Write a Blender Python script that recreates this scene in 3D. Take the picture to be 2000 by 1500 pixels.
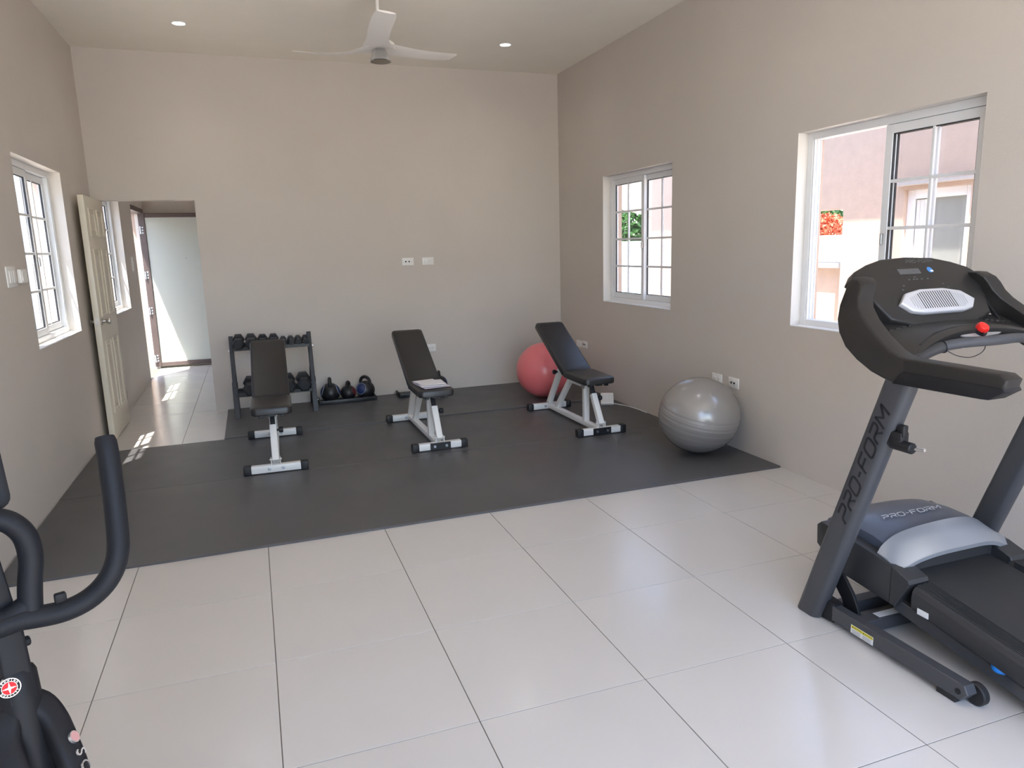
import bpy, bmesh, math, random
from mathutils import Vector, Matrix

for o in list(bpy.data.objects):
    bpy.data.objects.remove(o, do_unlink=True)
SC = bpy.context.scene
COL = SC.collection
PI = math.pi
V = Vector

# ------------------------------------------------------------------ camera
XR, YB, H = 4.445, 7.316, 3.237          # right wall, back wall, ceiling
YF = -0.75                                # wall behind the camera
FPX = 1404.53


def cam_setup():
    yaw, pit, rol = 0.341, -0.1881, -0.028
    cy, sy, cp, sp, cr, sr = math.cos(yaw), math.sin(yaw), math.cos(pit), math.sin(pit), math.cos(rol), math.sin(rol)
    f = V((sy * cp, cy * cp, sp))
    r = V((cy, -sy, 0))
    u = r.cross(f)
    R = r * cr + u * sr
    U = -r * sr + u * cr
    c = bpy.data.cameras.new('camera')
    c.sensor_width = 36
    c.lens = FPX * 36 / 2000
    c.clip_start = 0.02
    c.clip_end = 300
    o = bpy.data.objects.new('camera', c)
    m = Matrix((R, U, -f)).transposed().to_4x4()
    m.translation = V((1.2527, 0.0, 1.4824))
    o.matrix_world = m
    COL.objects.link(o)
    SC.camera = o


cam_setup()

# ------------------------------------------------------------------ world, sun, exposure
SUN = V((0.27, 0.36, -1.0)).normalized()          # direction the sunlight travels
w = bpy.data.worlds.new('sky')
SC.world = w
w.use_nodes = True
nt = w.node_tree
nt.nodes.clear()
sky = nt.nodes.new('ShaderNodeTexSky')
sky.sky_type = 'NISHITA'
sky.sun_disc = False
sky.sun_elevation = math.asin(-SUN.z)
sky.sun_rotation = math.atan2(-SUN.x, -SUN.y)
sky.air_density = 1.0
sky.dust_density = 1.0
sky.ozone_density = 1.0
bg = nt.nodes.new('ShaderNodeBackground')
bg.inputs[1].default_value = 0.75
wo = nt.nodes.new('ShaderNodeOutputWorld')
nt.links.new(sky.outputs[0], bg.inputs[0])
nt.links.new(bg.outputs[0], wo.inputs[0])

sl = bpy.data.lights.new('sun', 'SUN')
sl.energy = 12.0
sl.angle = 0.009
sl.color = (1.0, 0.95, 0.87)
so = bpy.data.objects.new('sun', sl)
so.rotation_euler = SUN.to_track_quat('-Z', 'Y').to_euler()
so.location = (-4, -6, 14)
COL.objects.link(so)

SC.view_settings.view_transform = 'Standard'
SC.view_settings.look = 'None'
SC.view_settings.gamma = 1.0
SC.view_settings.use_curve_mapping = False
SC.view_settings.exposure = 0.57
SC.cycles.max_bounces = 14
SC.cycles.diffuse_bounces = 10
SC.cycles.glossy_bounces = 5
SC.cycles.transparent_max_bounces = 24
SC.cycles.sample_clamp_indirect = 6.0
SC.cycles.caustics_reflective = False
SC.cycles.caustics_refractive = False
SC.cycles.use_denoising = True

# ------------------------------------------------------------------ materials
MAT = {}


def mat(name, col, rough=0.5, metal=0.0, bump=0.0, bscale=200.0, var=0.0, vscale=3.0, spec=0.5, coat=0.0, emit=None, estr=0.0, sheen=0.0, objvar=0.0, rvar=0.0):
    if name in MAT:
        return MAT[name]
    m = bpy.data.materials.new(name)
    m.use_nodes = True
    n = m.node_tree
    p = n.nodes['Principled BSDF']
    p.inputs['Base Color'].default_value = (*col, 1)
    p.inputs['Roughness'].default_value = rough
    p.inputs['Metallic'].default_value = metal
    p.inputs['Specular IOR Level'].default_value = spec
    p.inputs['Coat Weight'].default_value = coat
    if sheen:
        p.inputs['Sheen Weight'].default_value = sheen
    tc = n.nodes.new('ShaderNodeTexCoord')
    if var:
        nz = n.nodes.new('ShaderNodeTexNoise')
        nz.inputs['Scale'].default_value = vscale
        nz.inputs['Detail'].default_value = 6
        n.links.new(tc.outputs['Object'], nz.inputs['Vector'])
        rmp = n.nodes.new('ShaderNodeMapRange')
        rmp.inputs[1].default_value = 0.3
        rmp.inputs[2].default_value = 0.7
        rmp.inputs[3].default_value = 1 - var
        rmp.inputs[4].default_value = 1 + var
        n.links.new(nz.outputs[0], rmp.inputs[0])
        hs = n.nodes.new('ShaderNodeHueSaturation')
        hs.inputs['Color'].default_value = (*col, 1)
        src = rmp.outputs[0]
        if objvar:
            oi = n.nodes.new('ShaderNodeObjectInfo')
            mr = n.nodes.new('ShaderNodeMapRange')
            mr.inputs[3].default_value = 1 - objvar
            mr.inputs[4].default_value = 1 + objvar
            n.links.new(oi.outputs['Random'], mr.inputs[0])
            mu = n.nodes.new('ShaderNodeMath')
            mu.operation = 'MULTIPLY'
            n.links.new(src, mu.inputs[0])
            n.links.new(mr.outputs[0], mu.inputs[1])
            src = mu.outputs[0]
        n.links.new(src, hs.inputs['Value'])
        n.links.new(hs.outputs[0], p.inputs['Base Color'])
        if rvar:
            mr2 = n.nodes.new('ShaderNodeMapRange')
            mr2.inputs[1].default_value = 0.3
            mr2.inputs[2].default_value = 0.7
            mr2.inputs[3].default_value = rough - rvar
            mr2.inputs[4].default_value = rough + rvar
            n.links.new(nz.outputs[0], mr2.inputs[0])
            n.links.new(mr2.outputs[0], p.inputs['Roughness'])
    if bump:
        nb = n.nodes.new('ShaderNodeTexNoise')
        nb.inputs['Scale'].default_value = bscale
        nb.inputs['Detail'].default_value = 3
        n.links.new(tc.outputs['Object'], nb.inputs['Vector'])
        b = n.nodes.new('ShaderNodeBump')
        b.inputs['Strength'].default_value = bump
        b.inputs['Distance'].default_value = 0.004
        n.links.new(nb.outputs[0], b.inputs['Height'])
        n.links.new(b.outputs[0], p.inputs['Normal'])
    if emit:
        p.inputs['Emission Color'].default_value = (*emit, 1)
        p.inputs['Emission Strength'].default_value = estr
    MAT[name] = m
    return m


def glass_mat(name, tint=(1, 1, 1), refl=0.07):
    m = bpy.data.materials.new(name)
    m.use_nodes = True
    n = m.node_tree
    n.nodes.clear()
    t = n.nodes.new('ShaderNodeBsdfTransparent')
    t.inputs[0].default_value = (*tint, 1)
    g = n.nodes.new('ShaderNodeBsdfGlossy')
    g.inputs['Roughness'].default_value = 0.02
    ge = n.nodes.new('ShaderNodeNewGeometry')
    dt = n.nodes.new('ShaderNodeVectorMath')
    dt.operation = 'DOT_PRODUCT'
    n.links.new(ge.outputs['Incoming'], dt.inputs[0])
    n.links.new(ge.outputs['Normal'], dt.inputs[1])
    last = dt.outputs['Value']
    for op, val in (('ABSOLUTE', 0), ('SUBTRACT', None), ('POWER', 5.0), ('MULTIPLY_ADD', None)):
        mm = n.nodes.new('ShaderNodeMath')
        mm.operation = op
        if op == 'SUBTRACT':
            mm.inputs[0].default_value = 1.0
            n.links.new(last, mm.inputs[1])
        else:
            n.links.new(last, mm.inputs[0])
            if op == 'POWER':
                mm.inputs[1].default_value = val
            if op == 'MULTIPLY_ADD':
                mm.inputs[1].default_value = 0.5
                mm.inputs[2].default_value = refl * .5
        last = mm.outputs[0]
    mx = n.nodes.new('ShaderNodeMixShader')
    out = n.nodes.new('ShaderNodeOutputMaterial')
    n.links.new(last, mx.inputs[0])
    n.links.new(t.outputs[0], mx.inputs[1])
    n.links.new(g.outputs[0], mx.inputs[2])
    n.links.new(mx.outputs[0], out.inputs[0])
    MAT[name] = m
    return m


def frosted_mat(name):
    m = bpy.data.materials.new(name)
    m.use_nodes = True
    n = m.node_tree
    p = n.nodes['Principled BSDF']
    p.inputs['Base Color'].default_value = (0.76, 0.80, 0.765, 1)
    p.inputs['Roughness'].default_value = 0.35
    tr = n.nodes.new('ShaderNodeBsdfTranslucent')
    tr.inputs[0].default_value = (0.80, 0.85, 0.80, 1)
    mx = n.nodes.new('ShaderNodeMixShader')
    mx.inputs[0].default_value = 0.4
    out = n.nodes['Material Output']
    n.links.new(p.outputs[0], mx.inputs[1])
    n.links.new(tr.outputs[0], mx.inputs[2])
    n.links.new(mx.outputs[0], out.inputs[0])
    MAT[name] = m
    return m


mat('wall_paint', (0.60, 0.550, 0.502), 0.75, bump=0.25, bscale=260, var=0.025, vscale=1.3)
mat('ceiling_paint', (0.87, 0.835, 0.755), 0.8, bump=0.1, bscale=200, var=0.015)
mat('reveal_paint', (0.72, 0.68, 0.63), 0.6, bump=0.1, bscale=200)
mat('pink_plaster', (0.52, 0.395, 0.32), 0.85, bump=0.6, bscale=160, var=0.05, vscale=9)
mat('cream_plaster', (0.58, 0.49, 0.38), 0.85, bump=0.6, bscale=160, var=0.04, vscale=9)
mat('white_plaster', (0.66, 0.68, 0.70), 0.8, bump=0.4, bscale=60, var=0.05)
mat('tile', (0.60, 0.575, 0.545), 0.20, var=0.012, vscale=3, objvar=0.012, rvar=0.03)
mat('grout', (0.16, 0.14, 0.12), 0.9)
mat('pvc', (0.80, 0.81, 0.82), 0.35)
mat('gasket', (0.02, 0.02, 0.022), 0.6)
glass_mat('glass')
frosted_mat('frosted_glass')
mat('bronze_metal', (0.115, 0.088, 0.083), 0.42, metal=0.3, var=0.06, vscale=14)
mat('ivory_paint', (0.70, 0.65, 0.54), 0.4, var=0.02)
mat('chrome', (0.80, 0.80, 0.80), 0.12, metal=1.0)
mat('steel', (0.55, 0.56, 0.58), 0.3, metal=1.0)
mat('brushed_nickel', (0.55, 0.53, 0.50), 0.3, metal=1.0)
mat('white_plastic', (0.82, 0.81, 0.79), 0.35)
mat('black_hole', (0.01, 0.01, 0.012), 0.7)
mat('rubber_mat', (0.086, 0.085, 0.088), 0.42, bump=0.25, bscale=350, var=0.20, vscale=2.6, rvar=0.08)
mat('white_powdercoat', (0.80, 0.80, 0.79), 0.32)
mat('black_vinyl', (0.018, 0.018, 0.020), 0.36, bump=0.12, bscale=500)
mat('black_rubber', (0.014, 0.014, 0.016), 0.55)
mat('black_steel', (0.013, 0.014, 0.018), 0.4)
mat('hex_rubber', (0.020, 0.021, 0.025), 0.5, bump=0.15, bscale=300)
mat('kettle_vinyl', (0.014, 0.014, 0.017), 0.38)
mat('kettle_blue', (0.012, 0.028, 0.11), 0.4)
mat('kettle_red', (0.10, 0.012, 0.016), 0.4)
mat('kettle_line', (0.35, 0.42, 0.58), 0.4)
mat('ball_pink', (0.85, 0.20, 0.215), 0.30, coat=0.2)
mat('ball_grey', (0.33, 0.31, 0.295), 0.26, metal=0.25, coat=0.2)
mat('ball_grey_plug', (0.35, 0.35, 0.36), 0.4)
mat('paper', (0.80, 0.79, 0.82), 0.7)
mat('paper_edge', (0.62, 0.58, 0.68), 0.7)
mat('tread_grey', (0.055, 0.057, 0.065), 0.40)
mat('tread_dark', (0.028, 0.029, 0.032), 0.42)
mat('tread_console', (0.024, 0.022, 0.021), 0.40, spec=0.35)
mat('tread_black', (0.011, 0.011, 0.013), 0.45, spec=0.35)
mat('tread_hood_sky_tint', (0.075, 0.090, 0.125), 0.32)  # blue in the colour imitates sky reflected on the hood cover
mat('tread_silver', (0.42, 0.45, 0.50), 0.30, metal=0.55)
mat('tread_belt', (0.030, 0.030, 0.031), 0.6, bump=0.25, bscale=600)
mat('tread_ink', (0.008, 0.009, 0.012), 0.5)
mat('silver_ink', (0.62, 0.66, 0.72), 0.3, metal=0.4)
mat('grey_ink', (0.10, 0.10, 0.105), 0.4)
mat('grille_silver', (0.62, 0.62, 0.66), 0.33, metal=0.3)
mat('lcd', (0.085, 0.085, 0.09), 0.25)
mat('blue_label', (0.05, 0.20, 0.50), 0.4)
mat('blue_rubber', (0.01, 0.19, 0.62), 0.4)
mat('key_red', (0.72, 0.02, 0.015), 0.3)
mat('key_plate', (0.42, 0.40, 0.38), 0.3, metal=0.5)
mat('label_white', (0.74, 0.75, 0.76), 0.5)
mat('label_yellow', (0.75, 0.66, 0.04), 0.5)
mat('label_ink', (0.03, 0.03, 0.03), 0.6)
mat('label_grey', (0.32, 0.33, 0.34), 0.6)
mat('bike_black', (0.012, 0.012, 0.014), 0.50, spec=0.16)
mat('bike_foam', (0.011, 0.012, 0.015), 0.50, spec=0.16, bump=0.05, bscale=500)
mat('badge_red', (0.50, 0.012, 0.02), 0.45, spec=0.2)
mat('badge_silver', (0.78, 0.78, 0.78), 0.2, metal=0.9)
mat('badge_pale', (0.50, 0.26, 0.25), 0.4)
mat('fan_white', (0.86, 0.84, 0.81), 0.35)
mat('fan_disc', (0.20, 0.17, 0.13), 0.4)
mat('lamp_glow', (0.9, 0.9, 0.9), 0.4, emit=(0.95, 1.0, 0.98), estr=4.0)
mat('leaf_green', (0.045, 0.12, 0.022), 0.5, var=0.5, vscale=3)
mat('leaf_lime', (0.13, 0.23, 0.03), 0.5, var=0.4, vscale=3)
mat('flower_orange', (0.50, 0.10, 0.04), 0.5, var=0.3, vscale=6)
mat('bark', (0.16, 0.11, 0.07), 0.9)
mat('paving', (0.68, 0.63, 0.56), 0.8, var=0.08, vscale=1.0)
mat('pool_water', (0.05, 0.50, 0.58), 0.08)
mat('pool_coping', (0.75, 0.73, 0.70), 0.6)
mat('roof_concrete', (0.45, 0.42, 0.40), 0.8)
mat('curtain', (0.72, 0.72, 0.70), 0.8)
mat('door_grey', (0.28, 0.29, 0.27), 0.35)
mat('cord_black', (0.012, 0.012, 0.014), 0.5)

# ------------------------------------------------------------------ mesh helpers


def put(name, bm, m, parent=None, origin=None, smooth=True, ang=0.6):
    """finish a bmesh given in world (or thing-local) coordinates as one object"""
    if origin is not None:
        bmesh.ops.translate(bm, verts=bm.verts, vec=-V(origin))
    bmesh.ops.recalc_face_normals(bm, faces=bm.faces)
    if smooth:
        for f in bm.faces:
            f.smooth = True
        for e in bm.edges:
            if len(e.link_faces) == 2:
                e.smooth = e.calc_face_angle(3.0) < ang
    me = bpy.data.meshes.new(name)
    bm.to_mesh(me)
    bm.free()
    mats = m if isinstance(m, (list, tuple)) else [m]
    for k in mats:
        me.materials.append(MAT[k])
    o = bpy.data.objects.new(name, me)
    COL.objects.link(o)
    if parent is not None:
        o.parent = parent
    return o


def tag(o, label=None, cat=None, group=None, kind=None):
    if label:
        o['label'] = label
    if cat:
        o['category'] = cat
    if group:
        o['group'] = group
    if kind:
        o['kind'] = kind
    return o


def thing(name, label, cat, loc=(0, 0, 0), rz=0.0, group=None, kind=None):
    o = bpy.data.objects.new(name, None)
    o.empty_display_size = 0.1
    o.location = loc
    o.rotation_euler = (0, 0, rz)
    COL.objects.link(o)
    return tag(o, label, cat, group, kind)


def copy_tree(o, parent=None):
    c = o.copy()
    COL.objects.link(c)
    c.parent = parent
    for ch in list(o.children):
        copy_tree(ch, c)
    return c


def box(bm, lo, hi, bev=0.0, seg=2, M=None):
    lo, hi = V(lo), V(hi)
    r = bmesh.ops.create_cube(bm, size=1.0)
    vs = r['verts']
    d = hi - lo
    c = (hi + lo) / 2
    for v in vs:
        v.co = V((v.co.x * d.x + c.x, v.co.y * d.y + c.y, v.co.z * d.z + c.z))
    if bev:
        es = list({e for v in vs for e in v.link_edges})
        rr = bmesh.ops.bevel(bm, geom=es, offset=bev, segments=seg, affect='EDGES', profile=0.5)
        vs = list({v for f in rr['faces'] for v in f.verts} | {v for v in vs if v.is_valid})
    if M is not None:
        for v in vs:
            v.co = M @ v.co
    return vs


def nbm():
    return bmesh.new()


def boxo(name, lo, hi, m, parent=None, origin=None, bev=0.0, seg=2):
    bm = nbm()
    box(bm, lo, hi, bev, seg)
    return put(name, bm, m, parent, origin)


def loft(bm, rings, cap=True, closed=False):
    vr = [[bm.verts.new(p) for p in r] for r in rings]
    n = len(vr[0])
    k = len(vr)
    for i in range(k if closed else k - 1):
        a, b = vr[i], vr[(i + 1) % k]
        for j in range(n):
            try:
                bm.faces.new((a[j], a[(j + 1) % n], b[(j + 1) % n], b[j]))
            except ValueError:
                pass
    if cap and not closed:
        bm.faces.new(list(reversed(vr[0])))
        bm.faces.new(vr[-1])
    return vr


def cr(pts, n=6, closed=False):
    """Catmull-Rom through the points"""
    P = [V(p) for p in pts]
    k = len(P)
    out = []
    rng = range(k) if closed else range(k - 1)
    for i in rng:
        p1, p2 = P[i], P[(i + 1) % k]
        p0 = P[i - 1] if (closed or i > 0) else p1 * 2 - p2
        p3 = P[(i + 2) % k] if (closed or i + 2 < k) else p2 * 2 - p1
        for s in range(n):
            t = s / n
            out.append(0.5 * ((2 * p1) + (p2 - p0) * t + (2 * p0 - 5 * p1 + 4 * p2 - p3) * t * t + (3 * p1 - p0 - 3 * p2 + p3) * t ** 3))
    if not closed:
        out.append(P[-1].copy())
    return out


def frames(pts, closed=False, up=None):
    n = len(pts)
    T = []
    for i in range(n):
        a = pts[(i - 1) % n] if (closed or i > 0) else pts[i]
        b = pts[(i + 1) % n] if (closed or i < n - 1) else pts[i]
        T.append((b - a).normalized())
    u = V(up) if up is not None else (V((0, 0, 1)) if abs(T[0].z) < 0.9 else V((1, 0, 0)))
    fr = []
    for i in range(n):
        t = T[i]
        u = (u - t * u.dot(t)).normalized()
        fr.append((t, u, t.cross(u)))
    return fr


def sweep(bm, pts, prof, closed=False, cap=True, scale=None, up=None):
    pts = [V(p) for p in pts]
    fr = frames(pts, closed, up)
    rings = []
    n = len(pts)
    for i, p in enumerate(pts):
        s = scale[i] if scale else 1.0
        t, u, w_ = fr[i]
        k = 1.0
        if 0 < i < n - 1 or closed:
            a = (p - pts[i - 1]).normalized()
            k = 1 / max(0.5, a.dot(t))
        rings.append([p + u * (a_ * s * (k if abs(k - 1) < 0.5 else 1)) + w_ * (b_ * s) for a_, b_ in prof])
    return loft(bm, rings, cap, closed)


def circ(r, n=16):
    return [(r * math.cos(2 * PI * i / n), r * math.sin(2 * PI * i / n)) for i in range(n)]


def rrect(a, b, r, n=4):
    """rounded rectangle, half sizes a, b"""
    out = []
    for cx, cy, s in ((a - r, b - r, 0), (-a + r, b - r, 1), (-a + r, -b + r, 2), (a - r, -b + r, 3)):
        for i in range(n + 1):
            t = (s + i / n) * PI / 2
            out.append((cx + r * math.cos(t), cy + r * math.sin(t)))
    return out


def tube(bm, pts, r, n=14, closed=False, scale=None, cap=True):
    return sweep(bm, pts, circ(r, n), closed, cap, scale)


def cyl(bm, a, b, r, n=20, r2=None, bev=0.0):
    a, b = V(a), V(b)
    d = (b - a).normalized()
    L = (b - a).length
    if bev:
        pts = [a, a + d * bev, b - d * bev, b]
        sc = [(r - bev) / r, 1, 1, (r - bev) / r]
        return sweep(bm, pts, circ(r, n), scale=sc)
    return sweep(bm, [a, b], circ(r, n), scale=[1, (r2 / r) if r2 is not None else 1])


def prism(bm, pts, axis, lo, hi, bev=0.0, seg=2):
    """2D polygon (other two axes in order) extruded along an axis"""
    def mk(p, h):
        if axis == 'x':
            return V((h, p[0], p[1]))
        if axis == 'y':
            return V((p[0], h, p[1]))
        return V((p[0], p[1], h))
    a = [bm.verts.new(mk(p, lo)) for p in pts]
    b = [bm.verts.new(mk(p, hi)) for p in pts]
    n = len(pts)
    fs = [bm.faces.new(a), bm.faces.new(list(reversed(b)))]
    for i in range(n):
        fs.append(bm.faces.new((a[i], b[i], b[(i + 1) % n], a[(i + 1) % n])))
    if bev:
        bmesh.ops.recalc_face_normals(bm, faces=fs)
        es = list({e for f in fs[:2] for e in f.edges})
        bmesh.ops.bevel(bm, geom=es, offset=bev, segments=seg, affect='EDGES', profile=0.5)


def lathe(bm, prof, n=28, M=None):
    """prof: (r, z) from bottom to top, about the z axis"""
    rings = []
    for r, z in prof:
        rings.append([V((max(r, 1e-4) * math.cos(2 * PI * i / n), max(r, 1e-4) * math.sin(2 * PI * i / n), z)) for i in range(n)])
    if M is not None:
        rings = [[M @ p for p in r] for r in rings]
    loft(bm, rings, True)


def basis(o, x, y, z):
    m = Matrix((V(x), V(y), V(z))).transposed().to_4x4()
    m.translation = V(o)
    return m


def text_bm(s, size, thick, M, shear=0.0, align='CENTER'):
    cu = bpy.data.curves.new('lettering', 'FONT')
    cu.body = s
    cu.size = size
    cu.extrude = thick
    cu.shear = shear
    cu.align_x = align
    cu.align_y = 'CENTER'
    cu.resolution_u = 3
    ob = bpy.data.objects.new('lettering', cu)
    me = bpy.data.meshes.new_from_object(ob)
    bm = nbm()
    bm.from_mesh(me)
    bmesh.ops.transform(bm, matrix=M, verts=bm.verts)
    bpy.data.objects.remove(ob)
    bpy.data.meshes.remove(me)
    return bm


def strokes(bm, lines, wd, th, M, shear=0.0):
    """flat ribbons along 2D polylines, raised by th along local z"""
    for ln in lines:
        pts = [V((x + shear * y, y)) for x, y in ln]
        n = len(pts)
        cl = (pts[0] - pts[-1]).length < 1e-6
        if cl:
            pts = pts[:-1]
            n -= 1
        L, Rr = [], []
        for i in range(n):
            a = pts[i - 1] if (i > 0 or cl) else None
            b = pts[(i + 1) % n] if (i < n - 1 or cl) else None
            d1 = (pts[i] - a).normalized() if a is not None else None
            d2 = (b - pts[i]).normalized() if b is not None else None
            d = (d1 + d2) if (d1 is not None and d2 is not None) else (d1 or d2)
            if d.length < 1e-6:
                d = d2
            d = d.normalized()
            nn = V((-d.y, d.x))
            k = 1.0
            if d1 is not None and d2 is not None:
                k = 1 / max(0.5, abs(V((-d1.y, d1.x)).dot(nn)))
            L.append(pts[i] + nn * wd / 2 * k)
            Rr.append(pts[i] - nn * wd / 2 * k)
        rings = []
        for l, r in zip(L, Rr):
            rings.append([M @ V((l.x, l.y, 0)), M @ V((l.x, l.y, th)), M @ V((r.x, r.y, th)), M @ V((r.x, r.y, 0))])
        loft(bm, rings, not cl, cl)


def rc(pts, r=0.12, n=3, closed=False):
    """round the corners of a 2D polyline"""
    out = []
    k = len(pts)
    for i, p in enumerate(pts):
        if not closed and i in (0, k - 1):
            out.append(p)
            continue
        p = V(p)
        a, b = V(pts[i - 1]), V(pts[(i + 1) % k])
        q1 = p + (a - p).normalized() * min(r, (a - p).length / 2)
        q2 = p + (b - p).normalized() * min(r, (b - p).length / 2)
        for s in range(n + 1):
            t = s / n
            q = q1 * (1 - t) ** 2 + p * 2 * t * (1 - t) + q2 * t * t
            out.append((q.x, q.y))
    if closed:
        out.append(out[0])
    return out


def brand_lines():
    """wide squared letters, height 1"""
    L = {
        'P': [rc([(0, 0), (0, .48), (1.0, .48), (1.0, 1), (0.0, 1)], .22)],
        'R': [rc([(0, 0), (0, .48), (1.0, .48), (1.0, 1), (0.0, 1)], .22), [(.45, .48), (1.0, 0)]],
        'O': [rc([(0, 0), (1.05, 0), (1.05, 1), (0, 1)], .3, 4, True)],
        '-': [[(.05, .5), (.5, .5)]],
        'F': [rc([(0, 0), (0, 1), (1.0, 1)], .2), [(0, .52), (.85, .52)]],
        'M': [rc([(0, 0), (0.05, 1), (.62, .35), (1.2, 1), (1.22, 0)], .08)],
    }
    out, x = [], 0.0
    for c in 'PRO-FORM':
        wd = {'-': .55, 'M': 1.25, 'O': 1.05}.get(c, 1.0)
        for ln in L[c]:
            out.append([(px + x, py) for px, py in ln])
        x += wd + 0.32
    return out, x - 0.32


# ------------------------------------------------------------------ walls


def make_wall(name, axis, pos, sgn, u0, u1, z0, z1, holes, label, d_in=0.1, d_tot=0.2, mats=('wall_paint', 'reveal_paint', 'pink_plaster')):
    """wall whose room face lies at pos, going outwards along sgn; holes (ua, ub, za, zb)"""
    us = sorted({u0, u1} | {h[0] for h in holes} | {h[1] for h in holes})
    zs = sorted({z0, z1} | {h[2] for h in holes} | {h[3] for h in holes})
    us = [u for u in us if u0 <= u <= u1]
    zs = [z for z in zs if z0 <= z <= z1]
    bm = nbm()
    ds = (0, d_in, d_tot)
    vc = {}

    def vert(i, j, k):
        if (i, j, k) not in vc:
            d = pos + sgn * ds[k]
            vc[(i, j, k)] = bm.verts.new((d, us[i], zs[j]) if axis == 'x' else (us[i], d, zs[j]))
        return vc[(i, j, k)]

    def solid(i, j):
        if i < 0 or j < 0 or i >= len(us) - 1 or j >= len(zs) - 1:
            return False
        cu, cz = (us[i] + us[i + 1]) / 2, (zs[j] + zs[j + 1]) / 2
        return not any(h[0] < cu < h[1] and h[2] < cz < h[3] for h in holes)

    def face(vs, mi):
        f = bm.faces.new(vs)
        f.material_index = mi
    for i in range(len(us) - 1):
        for j in range(len(zs) - 1):
            if not solid(i, j):
                continue
            face([vert(i, j, 0), vert(i + 1, j, 0), vert(i + 1, j + 1, 0), vert(i, j + 1, 0)], 0)
            face([vert(i, j, 2), vert(i + 1, j, 2), vert(i + 1, j + 1, 2), vert(i, j + 1, 2)], 2)
            for (di, dj, a, b) in ((-1, 0, (0, 0), (0, 1)), (1, 0, (1, 0), (1, 1)), (0, -1, (0, 0), (1, 0)), (0, 1, (0, 1), (1, 1))):
                if not solid(i + di, j + dj):
                    for k in (0, 1):
                        face([vert(i + a[0], j + a[1], k), vert(i + b[0], j + b[1], k), vert(i + b[0], j + b[1], k + 1), vert(i + a[0], j + a[1], k + 1)], 1 if k == 0 else 2)
    o = put(name, bm, mats, smooth=False)
    return tag(o, label, 'wall', kind='structure')


WZ0, WZ1 = 0.943, 2.11
WIN_R = [(5.087, 6.283), (2.49, 3.69), (-0.05, 1.15)]
WIN_L = [(5.09, 6.28), (7.56, 8.80)]
HALL_Y1 = 10.80
HALL_X1 = 1.75
DOOR2 = (9.64, 10.68)

make_wall('wall_right', 'x', XR, 1, YF, YB, -0.02, H + .05, [(a, b, WZ0, WZ1) for a, b in WIN_R], 'beige plaster wall with two white sliding windows, right of the mats')
make_wall('wall_left', 'x', 0.0, -1, YF, HALL_Y1, -0.02, H + .05,
          [(a, b, WZ0, WZ1) for a, b in WIN_L] + [(DOOR2[0], DOOR2[1], -0.02, 2.10)], 'beige plaster wall with a narrow looking window beside the open ivory door')
make_wall('wall_back', 'y', YB, 1, 0.0, XR + .2, -0.02, H + .05, [(0.06, 0.832, -0.02, 1.982)],
          'beige plaster back wall behind the dumbbell rack and benches', .06, .12, ('wall_paint', 'wall_paint', 'wall_paint'))
make_wall('wall_front', 'y', YF, -1, -.2, XR + .2, -0.02, H + .05, [(0.3, 4.2, -0.02, 3.0)], 'beige plaster wall with a wide opening added behind the camera for daylight')  # opening is added out of view to brighten the room
make_wall('wall_hall_end', 'y', HALL_Y1, 1, -.2, HALL_X1 + .1, -0.02, 2.8, [], 'pale wall at the end of the hall behind the brown metal door')
make_wall('wall_hall_right', 'x', HALL_X1, 1, YB + .12, HALL_Y1, -0.02, 2.8, [], 'pale right wall of the small hall beyond the doorway', .05, .1, ('wall_paint', 'wall_paint', 'wall_paint'))

tag(boxo('ceiling', (0, YF, H), (XR, YB, H + .05), 'ceiling_paint'), 'flat off-white ceiling with downlights and a ceiling fan', 'ceiling', kind='structure')
tag(boxo('ceiling_hall', (0, YB + .12, 2.72), (HALL_X1, HALL_Y1, 2.8), 'ceiling_paint'), 'off-white ceiling of the small hall', 'ceiling', kind='structure')
tag(boxo('roof', (-0.558, YF - .25, H + .16), (XR + .75, HALL_Y1 + .5, H + .34), 'roof_concrete'), 'flat roof slab with eaves over the gym building', 'roof', kind='structure')

# ---- floor: grout bed + tiles
TX, TY, T = 1.2146, 3.179, 0.6


def build_floor():
    fl = boxo('floor', (-0.02, YF - .3, -0.12), (XR + .02, YB + .12, -0.0022), 'grout')
    tag(fl, 'light greige porcelain tile floor with thin dark joints', 'floor', kind='structure')
    fh = boxo('floor_hall', (-0.25, YB + .12, -0.12), (HALL_X1, HALL_Y1, -0.0022), 'grout')
    tag(fh, 'light tile floor of the hall beyond the doorway', 'floor', kind='structure')
    g = 0.0016
    cache = {}

    def tile(x0, x1, y0, y1, par):
        key = (round(x1 - x0, 4), round(y1 - y0, 4))
        if key not in cache:
            bm = nbm()
            box(bm, (0, 0, -0.009), (x1 - x0, y1 - y0, 0), 0.0007, 1)
            o = put('tile', bm, 'tile', par, smooth=False)
            cache[key] = o.data
        else:
            o = bpy.data.objects.new('tile', cache[key])
            COL.objects.link(o)
            o.parent = par
        o.location = (x0, y0, 0)

    def fill(xa, xb, ya, yb, par):
        i0, i1 = math.floor((xa - TX) / T), math.ceil((xb - TX) / T)
        j0, j1 = math.floor((ya - TY) / T), math.ceil((yb - TY) / T)
        for i in range(i0, i1):
            for j in range(j0, j1):
                x0, x1 = max(xa, TX + i * T + g), min(xb, TX + (i + 1) * T - g)
                y0, y1 = max(ya, TY + j * T + g), min(yb, TY + (j + 1) * T - g)
                if x1 - x0 > .01 and y1 - y0 > .01:
                    tile(x0, x1, y0, y1, par)
    fill(0.0, XR, YF, YB + .118, fl)
    fill(0.0, HALL_X1, YB + .122, HALL_Y1, fh)


build_floor()

# ------------------------------------------------------------------ windows


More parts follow.
